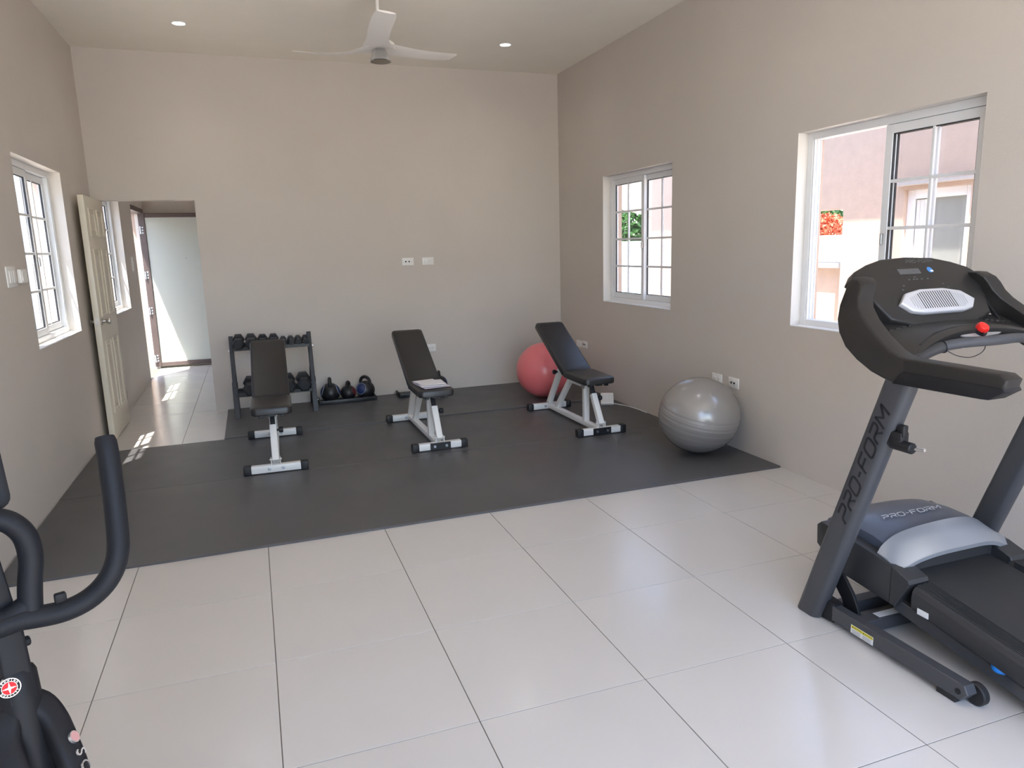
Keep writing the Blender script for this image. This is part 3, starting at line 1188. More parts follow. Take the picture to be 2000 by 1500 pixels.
def make_bench(name, label):
    r = thing(name, label, 'weight bench', group='white adjustable weight benches')
    wp = 'white_powdercoat'
    for y in (0.0, 1.025):
        bm = nbm()
        box(bm, (-.165, y - .025, .008), (.165, y + .025, .058), .004, 2)
        f = put('foot_bar', bm, wp, r)
        for s in (-1, 1):
            bm = nbm()
            a, b = sorted((s * .160, s * .212))
            box(bm, (a, y - .030, 0), (b, y + .030, .064), .008, 2)
            put('foot_cap', bm, 'black_rubber', f)
        for s in (-1, 1):
            bm = nbm()
            cyl(bm, (s * .045, y - .025, .034), (s * .045, y - .034, .034), .009, 6)
            cyl(bm, (s * .045, y - .025, .034), (s * .045, y - .028, .034), .012, 14)
            put('bolt', bm, 'steel', f)
    put('base_beam', sq_tube([(0, .024, .037), (0, 1.0, .037)], .02, .025), wp, r)
    put('rear_post', sq_tube([(0, 1.02, .055), (0, .765, .395)], .022, .022, up=(0, 1, 0)), wp, r)
    pts = cr([(0, .835, .055), (0, .72, .175), (0, .60, .300)], 2) + cr([(0, .575, .325), (0, .545, .345), (0, .50, .352)], 3) + [V((0, .30, .352))]
    put('bent_frame', sq_tube(pts, .021, .021, up=(0, 0, 1)), wp, r)
    put('front_post', sq_tube([(0, .262, .05), (0, .262, .365)], .023, .023, up=(0, 1, 0)), wp, r)
    put('strut_sleeve', sq_tube([(0, -.005, .082), (0, .128, .300)], .023, .023, up=(0, 1, 0)), wp, r)
    bm = nbm()
    for s in (-1, 1):
        box(bm, (s * .030 - .003, -.022, .056), (s * .030 + .003, .022, .105), .001, 1)
    cyl(bm, (-.04, 0, .092), (.04, 0, .092), .006, 10)
    put('strut_bracket', bm, wp, r)
    put('strut_inner', sq_tube([(0, .120, .288), (0, .178, .395)], .016, .016, up=(0, 1, 0)), 'black_steel', r)
    bm = nbm()
    box(bm, (-.026, .02, .386), (.026, .36, .400), .002, 1)
    box(bm, (-.085, .030, .378), (-.055, .060, .402), .003, 1)
    box(bm, (.055, .030, .378), (.085, .060, .402), .003, 1)
    put('seat_carrier', bm, 'black_steel', r)
    for s in (-1, 1):
        bm = nbm()
        box(bm, (s * .027 - .003, .235, .325), (s * .027 + .003, .29, .395), .002, 1)
        cyl(bm, (s * .024, .262, .345), (s * .038, .262, .345), .008, 8)
        put('pivot_bracket', bm, 'steel', r)
    bm = nbm()
    pad(bm, (0.0, .398, .425, .405, .27, .275), .052, .04)
    put('seat', bm, 'black_vinyl', r)
    bm = nbm()
    d = V((0, .60, .365)).normalized()
    pad(bm, (.425, .402, 1.03, .762, .262, .262), .05, .03)
    put('backrest', bm, 'black_vinyl', r)
    put('backrest_rail', sq_tube([(0, .40, .372), (0, .86, .640)], .016, .02, up=(0, 0, 1)), 'black_steel', r)
    bm = nbm()
    M = Matrix.Translation((0, .115, .268)) @ Matrix.Rotation(PI / 2, 4, 'Y')
    lathe(bm, [(.008, .018), (.008, .035), (.018, .037), (.021, .046), (.021, .060), (.017, .066)], 14, M)
    put('adjuster_knob', bm, 'black_rubber', r)
    bm = nbm()
    M = Matrix.Translation((0, .775, .385)) @ Matrix.Rotation(-PI / 2, 4, 'Y')
    lathe(bm, [(.008, .018), (.008, .035), (.017, .037), (.020, .046), (.020, .058), (.016, .064)], 14, M)
    put('adjuster_knob', bm, 'black_rubber', r)
    bm = nbm()
    cyl(bm, (-.03, .99, .075), (.03, .99, .075), .007, 8)
    put('bolt', bm, 'steel', r)
    return r


def bench_plate(b):
    bm = nbm()
    box(bm, (-.078, -.029, .006), (.078, -.0245, .060), .002, 1)
    p = put('front_plate', bm, 'black_steel', b)
    for s in (-1, 1):
        bm = nbm()
        cyl(bm, (s * .045, -.028, .034), (s * .045, -.037, .034), .010, 14)
        put('bolt', bm, 'steel', p)


bench = make_bench('weight_bench', 'white-framed bench in front of the dumbbell rack, nearest the doorway')
bench2 = copy_tree(bench)
bench3 = copy_tree(bench)
bench2['label'] = 'white-framed bench in the middle with papers on its seat'
bench3['label'] = 'white-framed bench in front of the pink ball by the right wall'
bench_plate(bench2)
bench_plate(bench3)
bench.location = (1.303, 5.012, MZ)
bench.rotation_euler = (0, 0, -.028)
bench2.location = (2.470, 5.080, MZ)
bench2.rotation_euler = (0, 0, .004)
bench3.location = (3.742, 4.952, MZ)
bench3.rotation_euler = (0, 0, .012)

# papers on the middle bench
pp = thing('paper_stack', 'loose white papers lying on the seat of the middle bench', 'papers', (2.47, 5.27, MZ + .4595))
for k, (rz, dx, dy, m, sx, sy) in enumerate(((.12, 0, 0, 'paper_edge', .10, .14), (-.06, .005, .01, 'paper', .098, .135), (.2, -.012, .012, 'paper', .085, .12))):
    bm = nbm()
    M = Matrix.Translation((dx, dy, k * .0045)) @ Matrix.Rotation(rz, 4, 'Z')
    n = 8
    rings = []
    for i in range(n + 1):
        y = -sy + 2 * sy * i / n
        z = .004 * math.sin(i * 1.3 + k) * (k * .6) * .5 + (.003 * k)
        rings.append([M @ V((-sx, y, z)), M @ V((-sx, y, z + .0035)), M @ V((sx, y, z + .0035)), M @ V((sx, y, z))])
    loft(bm, rings)
    put('sheet', bm, m, pp)

# ------------------------------------------------------------------ exercise balls


def ball(name, label, m, c, r, squash, grooves, axis_tilt):
    o = V((c[0], c[1], c[2] - r * squash))
    root = thing(name, label, 'exercise ball', o)
    bm = nbm()
    nz, nu = 96, 64
    M = Matrix.Translation(V(c)) @ Matrix.Diagonal((1, 1, squash, 1)) @ Matrix.Rotation(axis_tilt[0], 4, 'X') @ Matrix.Rotation(axis_tilt[1], 4, 'Y')
    rings = []
    for i in range(nz + 1):
        t = -PI / 2 + PI * i / nz
        rr = r
        for g in grooves:
            rr -= .0035 * math.exp(-((t - g) / .014) ** 2)
        rings.append([M @ V((max(1e-4, rr * math.cos(t)) * math.cos(2 * PI * j / nu), max(1e-4, rr * math.cos(t)) * math.sin(2 * PI * j / nu), rr * math.sin(t))) for j in range(nu)])
    loft(bm, rings)
    zb = o.z                                  # flattened where it rests
    for v in bm.verts:
        if v.co.z < zb + .004:
            v.co.z = zb
    put('shell', bm, m, root, o, ang=1.5)
    bm = nbm()
    d = (M.to_3x3() @ V((.2, -.75, .62))).normalized()
    return root, M


gr = [g * .085 for g in (-7, -6, -5, -4, -3, -2, -1, 0, 1, 2, 3)]
groot, gM = ball('exercise_ball', 'large silver grey exercise ball against the right wall', 'ball_grey', (4.150, 4.225, MZ + .268), .283, .945, [-.52, -.44, -.36, -.28, -.20, -.12, -.04, .05, .14], (.20, .12))
bm = nbm()
bpos = V((4.066, 4.075, MZ + .268 + .203))
lathe(bm, [(.010, -.004), (.010, .003), (.006, .006), (0, .0065)], 14, basis(bpos, (1, 0, 0), (0, .8, .6), (-.29, -.53, .79)))
put('air_plug', bm, 'ball_grey_plug', groot, groot.location)
ball('exercise_ball', 'pink exercise ball behind the right bench in the corner', 'ball_pink', (3.885, 6.46, MZB + .270), .274, .985, [], (.1, .2))

# ------------------------------------------------------------------ dumbbell rack


def dumbbell_rack():
    x0, x1 = 1.030, 1.722
    o = V(((x0 + x1) / 2, 7.0, MZB))
    r = thing('dumbbell_rack', 'black two-tier steel dumbbell rack against the back wall', 'dumbbell rack', o)
    for x in (x0, x1):
        bm = nbm()
        sweep(bm, [V((x, 6.935, .290)), V((x, 7.065, .745))], rrect(.023, .019, .004, 2), up=(0, 1, 0))
        put('post', bm, 'black_steel', r, o)
        bm = nbm()
        prism(bm, [(6.838, MZB), (6.898, MZB), (7.005, .335), (6.940, .335)], 'x', x - .024, x + .024, .003, 1)
        lg = put('leg', bm, 'black_steel', r, o)
        bm = nbm()
        prism(bm, [(7.245, MZB), (7.285, MZB), (7.06, .42), (7.02, .42)], 'x', x - .018, x + .018, .003, 1)
        put('leg', bm, 'black_steel', r, o)
        bm = nbm()
        s = -1 if x == x0 else 1
        for y, z in ((7.03, .62), (6.965, .27), (6.9, .12)):
            cyl(bm, (x + s * .02, y, z), (x + s * .032, y, z), .008, 6)
        put('bolt', bm, 'steel', lg, o)
    for zc, yc, nm in ((.648, 7.015, 0), (.232, 6.955, 1)):
        bm = nbm()
        # two angle rails joined as one tray
        prism(bm, [(yc - .085, zc - .014), (yc + .085, zc + .010), (yc + .085, zc + .030), (yc + .079, zc + .030), (yc + .079, zc + .016), (yc - .079, zc - .007), (yc - .079, zc + .006), (yc - .085, zc + .006)], 'x', x0 + .012, x1 - .012)
        put('shelf', bm, 'black_steel', r, o)
        bm = nbm()
        box(bm, (x0 + .012, yc - .089, zc - .024), (x1 - .012, yc - .080, zc + .008), .002, 1)
        put('shelf_lip', bm, 'black_steel', r, o)


dumbbell_rack()

_db = {}


def dumbbell(x, y, z, rad, length, label, group, tip=0.0, roll=0.0):
    key = int(rad * 1000 + 1e-6)
    if key not in _db:
        r = thing('dumbbell', label, 'dumbbell', group=group)
        hl = length * .29
        for s in (-1, 1):
            bm = nbm()
            a, b = s * (length / 2 - hl), s * length / 2
            ch = rad * .16
            m = (b - a)
            pts = [V((0, a, 0)), V((0, a + s * ch, 0)), V((0, b - s * ch * 1.4, 0)), V((0, b, 0))]
            rings = []
            for p, k in zip(pts, (.80, 1, 1, .74)):
                rings.append([p + V((rad * k * math.sin(2 * PI * (i + .0) / 6 + PI / 6), 0, rad * k * math.cos(2 * PI * (i + .0) / 6 + PI / 6))) for i in range(6)])
            loft(bm, rings)
            put('head', bm, 'hex_rubber', r, ang=.2)
        bm = nbm()
        sweep(bm, [V((0, -length / 2 + hl, 0)), V((0, -.02, 0)), V((0, .02, 0)), V((0, length / 2 - hl, 0))], circ(.014, 12), scale=[.9, 1.12, 1.12, .9])
        put('handle', bm, 'steel', r)
        _db[key] = r
    else:
        r = copy_tree(_db[key])
        r['label'] = label
    r.location = (x, y, z)
    r.rotation_euler = (tip, roll, 0)
    return r


UG = 'hex dumbbells on the upper tier'
ZU = .668
tp = .14
for x, rad, ln, lb in ((1.095, .0535, .24, 'black hex dumbbell at the left end of the upper rack tier'),
                       (1.204, .0536, .24, 'large black hex dumbbell, second from the left on the upper tier'),
                       (1.306, .0475, .22, 'medium black hex dumbbell, third from the left on the upper tier'),
                       (1.402, .0476, .22, 'medium black hex dumbbell, fourth from the left on the upper tier'),
                       (1.488, .032, .18, 'small black hex dumbbell, fourth from the right on the upper tier'),
                       (1.555, .0321, .18, 'small black hex dumbbell, third from the right on the upper tier'),
                       (1.621, .0322, .18, 'small black hex dumbbell, second from the right on the upper tier'),
                       (1.687, .0323, .18, 'small black hex dumbbell at the right end of the upper rack tier')):
    dumbbell(x, 7.012, .642 + rad * .88 + .010, rad, ln, lb, UG, tp)
LG = 'hex dumbbells on the lower tier'
for x, rad, lb in ((1.165, .067, 'large black hex dumbbell at the left end of the lower rack tier'),
                   (1.498, .0671, 'large black hex dumbbell, second from the right on the lower tier'),
                   (1.636, .0672, 'large black hex dumbbell at the right end of the lower rack tier')):
    dumbbell(x, 6.955, .226 + rad * .88 + .010, rad, .27, lb, LG, tp)

# ------------------------------------------------------------------ kettlebells


def kettle_tray(x0, x1, y, label):
    o = V(((x0 + x1) / 2, y, MZB))
    r = thing('kettlebell_tray', label, 'kettlebell tray', o)
    boxo('base', (x0, y - .10, MZB), (x1, y + .10, MZB + .018), 'black_steel', r, o, .003)
    boxo('front_lip', (x0, y - .108, MZB), (x1, y - .098, MZB + .040), 'black_steel', r, o, .002)
    for x in (x0, x1 - .012):
        boxo('end_cap', (x - .001, y - .110, MZB), (x + .014, y + .10, MZB + .042), 'black_rubber', r, o, .003)


kettle_tray(1.775, 2.330, 7.185, 'low black tray under three kettlebells beside the dumbbell rack')
kettle_tray(2.560, 3.090, 7.185, 'low black tray behind the middle bench holding one kettlebell')


def kettlebell(x, y, R, label, colour, rz, line=True):
    z0 = MZB + .018
    o = V((x, y, z0))
    r = thing('kettlebell', label, 'kettlebell', o, rz, group='vinyl kettlebells along the back wall')
    bm = nbm()
    pr = [(R * .55, 0), (R * .62, .004)]
    for i in range(17):
        t = -.95 + (PI / 2 + .95) * i / 16
        pr.append((max(.001, R * math.cos(t)), R * .82 + R * math.sin(t)))
    lathe(bm, pr, 32)
    put('body', bm, 'kettle_vinyl', r)
    zc = R * .82
    # handle loop in the local xz plane
    hw, hh = R * .56, R * 1.90
    bm = nbm()
    pts = cr([(-hw * .98, 0, zc + R * .58), (-hw * 1.10, 0, zc + R * .95), (-hw * .75, 0, hh + R * .22), (0, 0, hh + R * .38), (hw * .75, 0, hh + R * .22), (hw * 1.10, 0, zc + R * .95), (hw * .98, 0, zc + R * .58)], 5)
    tube(bm, pts, R * .17, 12)
    put('handle', bm, 'black_rubber', r)
    # coloured side faces with a pale rim
    for s in (-1, 1):
        d = V((0, s * .90, .32)).normalized()
        a = V((1, 0, 0))
        b = d.cross(a)
        M = basis(V((0, 0, zc)) + d * 0, a, b, d)
        bm = nbm()
        rings = []
        for k in range(7):
            t = .62 * k / 6
            rings.append([M @ V((max(1e-4, 1.008 * R * math.sin(t)) * math.cos(2 * PI * i / 28), max(1e-4, 1.008 * R * math.sin(t)) * math.sin(2 * PI * i / 28), 1.008 * R * math.cos(t))) for i in range(28)])
        loft(bm, rings)
        f = put('side_face', bm, colour, r)
        if line:
            bm = nbm()
            t = .64
            pts = [M @ V((1.006 * R * math.sin(t) * math.cos(2 * PI * i / 40), 1.006 * R * math.sin(t) * math.sin(2 * PI * i / 40), 1.006 * R * math.cos(t))) for i in range(40)]
            tube(bm, pts, R * .022, 6, closed=True)
            put('rim_line', bm, 'kettle_line', f)
    return r


kettlebell(1.895, 7.190, .096, 'large black kettlebell with blue sides, nearest the rack', 'kettle_blue', 1.45)
kettlebell(2.068, 7.190, .076, 'small black and dark red kettlebell between the two blue ones', 'kettle_red', 1.15, False)
kettlebell(2.240, 7.190, .092, 'black kettlebell with a blue side, right end of the first tray', 'kettle_blue', -.80)
kettlebell(3.000, 7.190, .086, 'black kettlebell half hidden behind the middle bench seat', 'kettle_blue', 1.4, False)

# ------------------------------------------------------------------ power strip by the wall
ps = thing('power_strip', 'white power adaptor box with cord lying on the mat by the right wall', 'power strip', (4.30, 5.93, MZ))
M = Matrix.Translation((4.285, 5.90, MZ + .052)) @ Matrix.Rotation(-.45, 4, 'Z') @ Matrix.Rotation(.62, 4, 'X')
bm = nbm()
box(bm, (-.060, -.07, -.012), (.060, .07, .012), .005, 2, M)
bd = put('housing', bm, 'white_plastic', ps, ps.location)
for k in (-1, 0, 1):
    bm = nbm()
    box(bm, (k * .036 - .013, -.045, .0115), (k * .036 + .013, .045, .0135), .001, 1, M)
    put('outlet_face', bm, 'label_white', bd, ps.location)
bm = nbm()
tube(bm, cr([(4.31, 5.93, MZ + .02), (4.35, 5.86, MZ + .006), (4.40, 5.75, MZ + .005), (4.425, 5.60, MZ + .005), (4.43, 5.42, MZ + .005)], 6), .0045, 8)
put('cord', bm, 'white_plastic', ps, ps.location)
#PART4
# ------------------------------------------------------------------ treadmill


def treadmill():
    xc = 3.675
    o = V((xc, 1.8, 0))
    r = thing('treadmill', 'dark grey folding treadmill with console and silver fan grille, facing the back wall', 'treadmill', o)
    mx = lambda x: 2 * xc - x

    def P(name, bm, m, par=None, ang=.6):
        return put(name, bm, m, par or r, o, ang=ang)
    blines, blen = brand_lines()
    # ---- uprights
    prof = rrect(.031, .058, .028, 6)
    ups = {}
    for s in (-1, 1):
        x = xc + s * (xc - 3.267)
        bm = nbm()
        rings = []
        for z in (0.0, .004, .3, .6, .85, 1.035):
            y = 2.135 - z * .352
            k = .94 if z == 0 else 1
            rings.append([V((x + a * k, y + b * k, z)) for a, b in prof])
        loft(bm, rings)
        ups[s] = P('upright', bm, 'tread_grey')
    # lettering on the outer face of the left upright
    ax = V((0, -.352, 1)).normalized()
    side = V((0, 1, .352)).normalized()
    xo = 3.2355
    c0 = V((xo, 2.135 - .46 * .352 + .020, .46)) - side * .045
    h = .048
    M = basis(c0, ax, side, V((-1, 0, 0)))
    sc = .475 / blen
    bm = nbm()
    sh = .35
    lines = [[(x * sc, y * h) for x, y in ln] for ln in blines]
    strokes(bm, lines, .0078, .0012, M, shear=sh)
    P('lettering', bm, 'tread_ink', ups[-1], .3)
    # clamp knob with pull pin
    bm = nbm()
    box(bm, (3.245, 1.752, .782), (3.285, 1.83, .838), .008, 2)
    cyl(bm, (3.262, 1.80, .79), (3.262, 1.715, .79), .019, 16, bev=.004)
    box(bm, (3.25, 1.748, .82), (3.274, 1.775, .862), .005, 2)
    kn = P('latch_housing', bm, 'tread_black', ups[-1])
    bm = nbm()
    cyl(bm, (3.262, 1.72, .79), (3.262, 1.672, .797), .0055, 12)
    P('latch_pin', bm, 'chrome', kn)
    # ---- base rails, wheels
    for s in (-1, 1):
        x0, x1 = sorted((xc + s * (xc - 3.262), xc + s * (xc - 3.305)))
        bm = nbm()
        prism(bm, [(2.02, .020), (1.472, .020), (1.448, .052), (1.462, .078), (2.02, .078)], 'x', x0, x1, .003, 1)
        rail = P('base_rail', bm, 'tread_grey')
        bm = nbm()
        prism(bm, [(2.09, .002), (2.015, .010), (2.012, .088), (2.075, .092), (2.10, .06)], 'x', x0 + .003, x1 + .006, .004, 1)
        P('rail_socket', bm, 'tread_black', rail)
        bm = nbm()
        xw = sorted((xc + s * (xc - 3.308), xc + s * (xc - 3.335)))
        cyl(bm, (xw[0], 1.462, .037), (xw[1], 1.462, .037), .037, 24, bev=.004)
        P('wheel', bm, 'black_rubber', rail)
        bm = nbm()
        xs = x0 - .002 if s < 0 else x1 + .002
        cyl(bm, (xs, 1.482, .048), (x1 if s < 0 else x0, 1.482, .048), .010, 14)
        P('axle_bolt', bm, 'tread_black', rail)
        bm = nbm()
        box(bm, (x0 + .003, 1.49, .0), (x1 - .003, 1.56, .021), .002, 1)
        P('foot_pad', bm, 'black_rubber', rail)
        bm = nbm()
        xa, xb = sorted((xc + s * (xc - 3.323), xc + s * (xc - 3.337)))
        prism(bm, [(2.093, .166), (2.074, .131), (2.035, .090), (2.010, .03), (1.942, .03), (1.954, .084), (1.983, .134), (2.033, .188), (2.060, .198), (2.083, .190)], 'x', xa, xb, .002, 1)
        la = P('lift_arm', bm, 'tread_black')
        bm = nbm()
        cyl(bm, (xa - .006, 2.066, .170), (xb + .006, 2.066, .170), .011, 14)
        P('pivot_bolt', bm, 'steel', la)
        if s < 0:
            M = basis((3.2618, 1.870, .0375), (0, -1, 0), (0, 0, 1), (-1, 0, 0))
            bm = nbm()
            box(bm, (-.052, -.0165, 0), (.052, .0165, .0006), 0, 1, M)
            stk = P('warning_label', bm, 'label_white', rail)
            bm = nbm()
            box(bm, (-.050, .004, .0004), (.050, .0152, .0010), 0, 1, M)
            P('yellow_band', bm, 'label_yellow', stk)
            for cx, tx in ((-.024, 'CAUTION'), (.026, 'CAUTION')):
                bm = text_bm(tx, .0095, .0002, M @ Matrix.Translation((cx + .003, .0095, .0011)))
                P('warning_text', bm, 'label_ink', stk, .3)
                bm = nbm()
                prism(bm, [(cx - .0225, .0065), (cx - .0165, .0065), (cx - .0195, .0125)], 'z', .0010, .0013)
                bmesh.ops.transform(bm, matrix=M, verts=bm.verts)
                P('warning_triangle', bm, 'label_ink', stk, .3)
            bm = nbm()
            for k in range(6):
                for cx in (-.025, .025):
                    box(bm, (cx - .021, -.0145 + k * .0029, .0004), (cx + .021 - (.006 if k % 3 == 0 else 0), -.0132 + k * .0029, .0009), 0, 1, M)
            q = P('fine_print', bm, 'label_grey', stk, .3)
            q['kind'] = 'stuff'
    # ---- cross bars
    for k, y in enumerate((2.060, 1.925)):
        bm = nbm()
        box(bm, (3.300, y - .027, .012), (mx(3.300), y + .027, .062), .004, 1)
        cb = P('cross_bar', bm, 'tread_grey')
        if k:
            bm = nbm()
            box(bm, (3.385, y - .017, .0622), (3.515, y + .017, .0628))
            P('serial_label', bm, 'label_white', cb)
    # ---- running deck
    zd = lambda y: .258 - (1.79 - y) * .152
    YR = .42
    for s in (-1, 1):
        pr = []
        n = 8
        w0, w1 = 3.462, 3.398
        pr.append((w0, -.070))
        pr.append((w0, -.001))
        for k in range(n):
            xa = w0 + (w1 - w0) * (k + .15) / n
            xb = w0 + (w1 - w0) * (k + .55) / n
            xg = w0 + (w1 - w0) * (k + .65) / n
            xe = w0 + (w1 - w0) * (k + 1.05) / n
            e = -.0005 * k
            pr += [(xa, .0022 + e), (xb, .0022 + e), (xg, -.0022 + e), (xe, -.0022 + e)]
        pr += [(3.388, -.010), (3.379, -.024), (3.376, -.045), (3.379, -.085), (3.392, -.085), (3.40, -.070)]
        rings = []
        for y in (1.772, YR):
            rings.append([V((xc + s * (xc - x), y, zd(y) + h_)) for x, h_ in pr])
        bm = nbm()
        loft(bm, rings)
        fr = P('foot_rail', bm, 'tread_dark', ang=.3)
        bm = nbm()
        xa, xb = sorted((xc + s * (xc - 3.395), xc + s * (xc - 3.43)))
        prism(bm, [(1.86, zd(1.86) - .150), (YR + .05, zd(YR + .05) - .135), (YR + .05, zd(YR + .05) - .100), (1.86, zd(1.86) - .100)], 'x', xa, xb, .003, 1)
        fb = P('deck_frame', bm, 'tread_grey')
        if s < 0:
            bm = nbm()
            c = V((3.405, 1.452, zd(1.452) - .093))
            lathe(bm, [(.024, -.012), (.027, -.006), (.027, .006), (.022, .012)], 20, basis(c, (1, 0, 0), (0, 0, 1), (0, -1, 0)) @ Matrix.Rotation(PI / 2, 4, 'X'))
            P('deck_cushion', bm, 'blue_rubber', fb)
            bm = nbm()
            box(bm, (3.3765, 1.70, zd(1.73) - .088), (3.380, 1.745, zd(1.73) - .066))
            P('small_label', bm, 'label_white', fr)
    bm = nbm()
    prism(bm, [(2.0, zd(2.0) - .055), (1.9, zd(1.9) - .012), (YR + .03, zd(YR + .03) - .012), (YR, zd(YR) - .03), (YR + .03, zd(YR + .03) - .060)], 'x', 3.480, mx(3.480), .004, 2)
    P('running_belt', bm, 'tread_belt')
    bm = nbm()
    prism(bm, [(1.95, zd(1.95) - .085), (YR + .06, zd(YR + .06) - .085), (YR + .06, zd(YR + .06) - .062), (1.95, zd(1.95) - .062)], 'x', 3.44, mx(3.44))
    P('deck_board', bm, 'tread_black')
    # ---- motor hood
    bm = nbm()
    prism(bm, [(2.232, .240), (2.12, .166), (1.86, .146), (1.86, .296), (2.05, .322), (2.215, .338), (2.236, .320)], 'x', 3.370, mx(3.370), .006, 2)
    hb = P('hood_base', bm, 'tread_dark')
    for s in (-1, 1):
        bm = nbm()
        xa, xb = sorted((xc + s * (xc - 3.3705), xc + s * (xc - 3.466)))
        prism(bm, [(1.862, .146), (1.838, .144), (1.778, .256), (1.785, .270), (1.862, .296)], 'x', xa, xb, .004, 1)
        P('hood_side', bm, 'tread_dark')
    bm = nbm()
    rings = []
    for y, zt, hw in ((2.262, .300, .225), (2.255, .335, .238), (2.235, .365, .247), (2.19, .383, .252), (2.10, .388, .254), (2.0, .382, .254), (1.93, .366, .254), (1.875, .330, .252)):
        rg = []
        n = 16
        base = .29
        rg.append(V((xc - hw, y, base)))
        for i in range(n + 1):
            u = -1 + 2 * i / n
            z = zt - .030 * abs(u) ** 3.0
            rg.append(V((xc + u * hw, y, max(z, base + .002))))
        rg.append(V((xc + hw, y, base)))
        rings.append(rg)
    loft(bm, rings)
    hd = P('hood_cover', bm, 'tread_hood_sky_tint', ang=.5)
    M = basis((xc, 2.052, .3892), (1, 0, 0), (0, 1, .02), (0, -.02, 1))
    sc = .30 / blen
    bm = nbm()
    strokes(bm, [[(x * sc - .15, y * .030 - .015) for x, y in ln] for ln in blines], .0042, .001, M, shear=.5)
    P('lettering', bm, 'silver_ink', hd, .3)
    # silver crescent trim
    up_ = [(-.290, 1.940, .312), (-.262, 1.944, .338), (-.205, 1.940, .371), (-.12, 1.922, .397), (0, 1.905, .412)]
    lo_ = [(-.297, 1.842, .282), (-.250, 1.838, .293), (-.190, 1.828, .318), (-.11, 1.812, .338), (0, 1.803, .345)]
    up_ = up_ + [(-a, b, c) for a, b, c in reversed(up_[:-1])]
    lo_ = lo_ + [(-a, b, c) for a, b, c in reversed(lo_[:-1])]
    U_, L_ = cr(up_, 4), cr(lo_, 4)
    rings = []
    for a, b in zip(U_, L_):
        a = V((xc + a.x, a.y, a.z))
        b = V((xc + b.x, b.y, b.z))
        m_ = (a + b) / 2 + V((0, 0, .010))
        t = V((0, 0, -.015))
        t2 = V((0, .004, -.017))
        rings.append([a, m_, b + V((0, .006, .003)), b, b + t2, m_ + t * 1.2, a + t])
    bm = nbm()
    loft(bm, rings)
    P('hood_trim', bm, 'tread_silver', ang=.7)
    # ---- side arms with the handlebars
    armp = [(1.995, 1.338), (2.020, 1.305), (2.046, 1.240), (2.052, 1.190), (2.040, 1.145), (2.006, 1.098), (1.950, 1.058), (1.885, 1.026), (1.83, 1.010), (1.785, 1.002),
            (1.745, 1.004), (1.740, 1.045), (1.745, 1.090), (1.775, 1.096), (1.807, 1.109), (1.87, 1.150), (1.921, 1.196), (1.950, 1.235), (1.955, 1.265), (1.945, 1.295), (1.942, 1.318), (1.960, 1.336)]
    hp = [(1.760, 1.012), (1.760, 1.090), (1.428, 1.088), (1.405, 1.074), (1.414, 1.042), (1.462, 1.014)]
    gp = [(1.792, 1.000), (1.765, 1.038), (1.745, 1.050), (1.414, 1.050), (1.408, 1.040), (1.455, 1.008), (1.478, 1.006)]
    for s in (-1, 1):
        xa, xb = sorted((xc + s * (xc - 3.232), xc + s * (xc - 3.305)))
        bm = nbm()
        prism(bm, armp, 'x', xa, xb, .010, 3)
        for v in bm.verts:
            k = .115 * min(1.0, max(0.0, (v.co.z - 1.10) / .235)) ** 1.4
            v.co.x -= s * k
            v.co.y += .97 * k
        ar = P('side_arm', bm, 'tread_console', ang=.5)
        bm = nbm()
        prism(bm, hp, 'x', xa, xb - .004, .009, 3)
        P('handlebar', bm, 'tread_console', ar)
        bm = nbm()
        prism(bm, gp, 'x', xa - .002, xb - .002, .004, 2)
        P('handlebar_grip', bm, 'tread_black', ar)
    # ---- console panel
    p0 = V((xc, 1.97, 1.17))
    dv = V((0, .19, .22)).normalized()
    nv = V((1, 0, 0)).cross(dv)
    half = [(0, .310), (.13, .302), (.215, .279), (.285, .250), (.322, .214), (.300, .190), (.280, .10), (.250, .022), (.155, -.010)]
    out = half + [(0, -.008)] + [(-a, b) for a, b in reversed(half[1:])]
    M = basis(p0, (1, 0, 0), dv, nv)
    bm = nbm()
    prism(bm, out, 'z', -.055, 0, .010, 3)
    bmesh.ops.transform(bm, matrix=M, verts=bm.verts)
    cn = P('console', bm, 'tread_console')
    for s in (-1, 1):
        bm = nbm()
        tube(bm, [(xc + s * (xc - 3.385), 2.07, 1.255), (xc + s * (xc - 3.380), 1.98, 1.15)], .005, 8)
        P('cable', bm, 'tread_black', cn)

    def onp(u, v, h_=0.0):
        return M @ V((u, v, h_))
    # fan grille
    g = [(-.186, .078), (-.138, .122), (-.057, .138), (.057, .138), (.138, .122), (.186, .078), (.150, .040), (.100, .030), (-.100, .030), (-.150, .040)]
    bm = nbm()
    prism(bm, g, 'z', -.004, .020, .008, 3)
    bmesh.ops.transform(bm, matrix=M, verts=bm.verts)
    gr_ = P('fan_grille', bm, 'grille_silver', cn)
    for k in range(24):
        u = -.132 + .264 * k / 23
        top = .124 - max(0, abs(u) - .06) * .35
        bot = .046 + max(0, abs(u) - .11) * .6
        bm = nbm()
        box(bm, (u - .0022, bot, .0188), (u + .0022, top, .0206), .0006, 1, M)
        dark = abs(u + .004) < .083
        P('vent_slot', bm, 'black_hole' if dark else 'tread_silver', gr_)
    bm = nbm()
    box(bm, (-.083, .222, -.001), (.026, .248, .0008), .0005, 1, M)
    P('display', bm, 'lcd', cn)
    bm = nbm()
    cyl(bm, onp(.079, .238, -.001), onp(.079, .238, .0012), .0135, 22)
    sk = P('round_sticker', bm, 'blue_label', cn)
    bm = nbm()
    box(bm, (.078, .228, .0010), (.092, .236, .0016), 0, 1, M)
    P('sticker_mark', bm, 'label_white', sk)
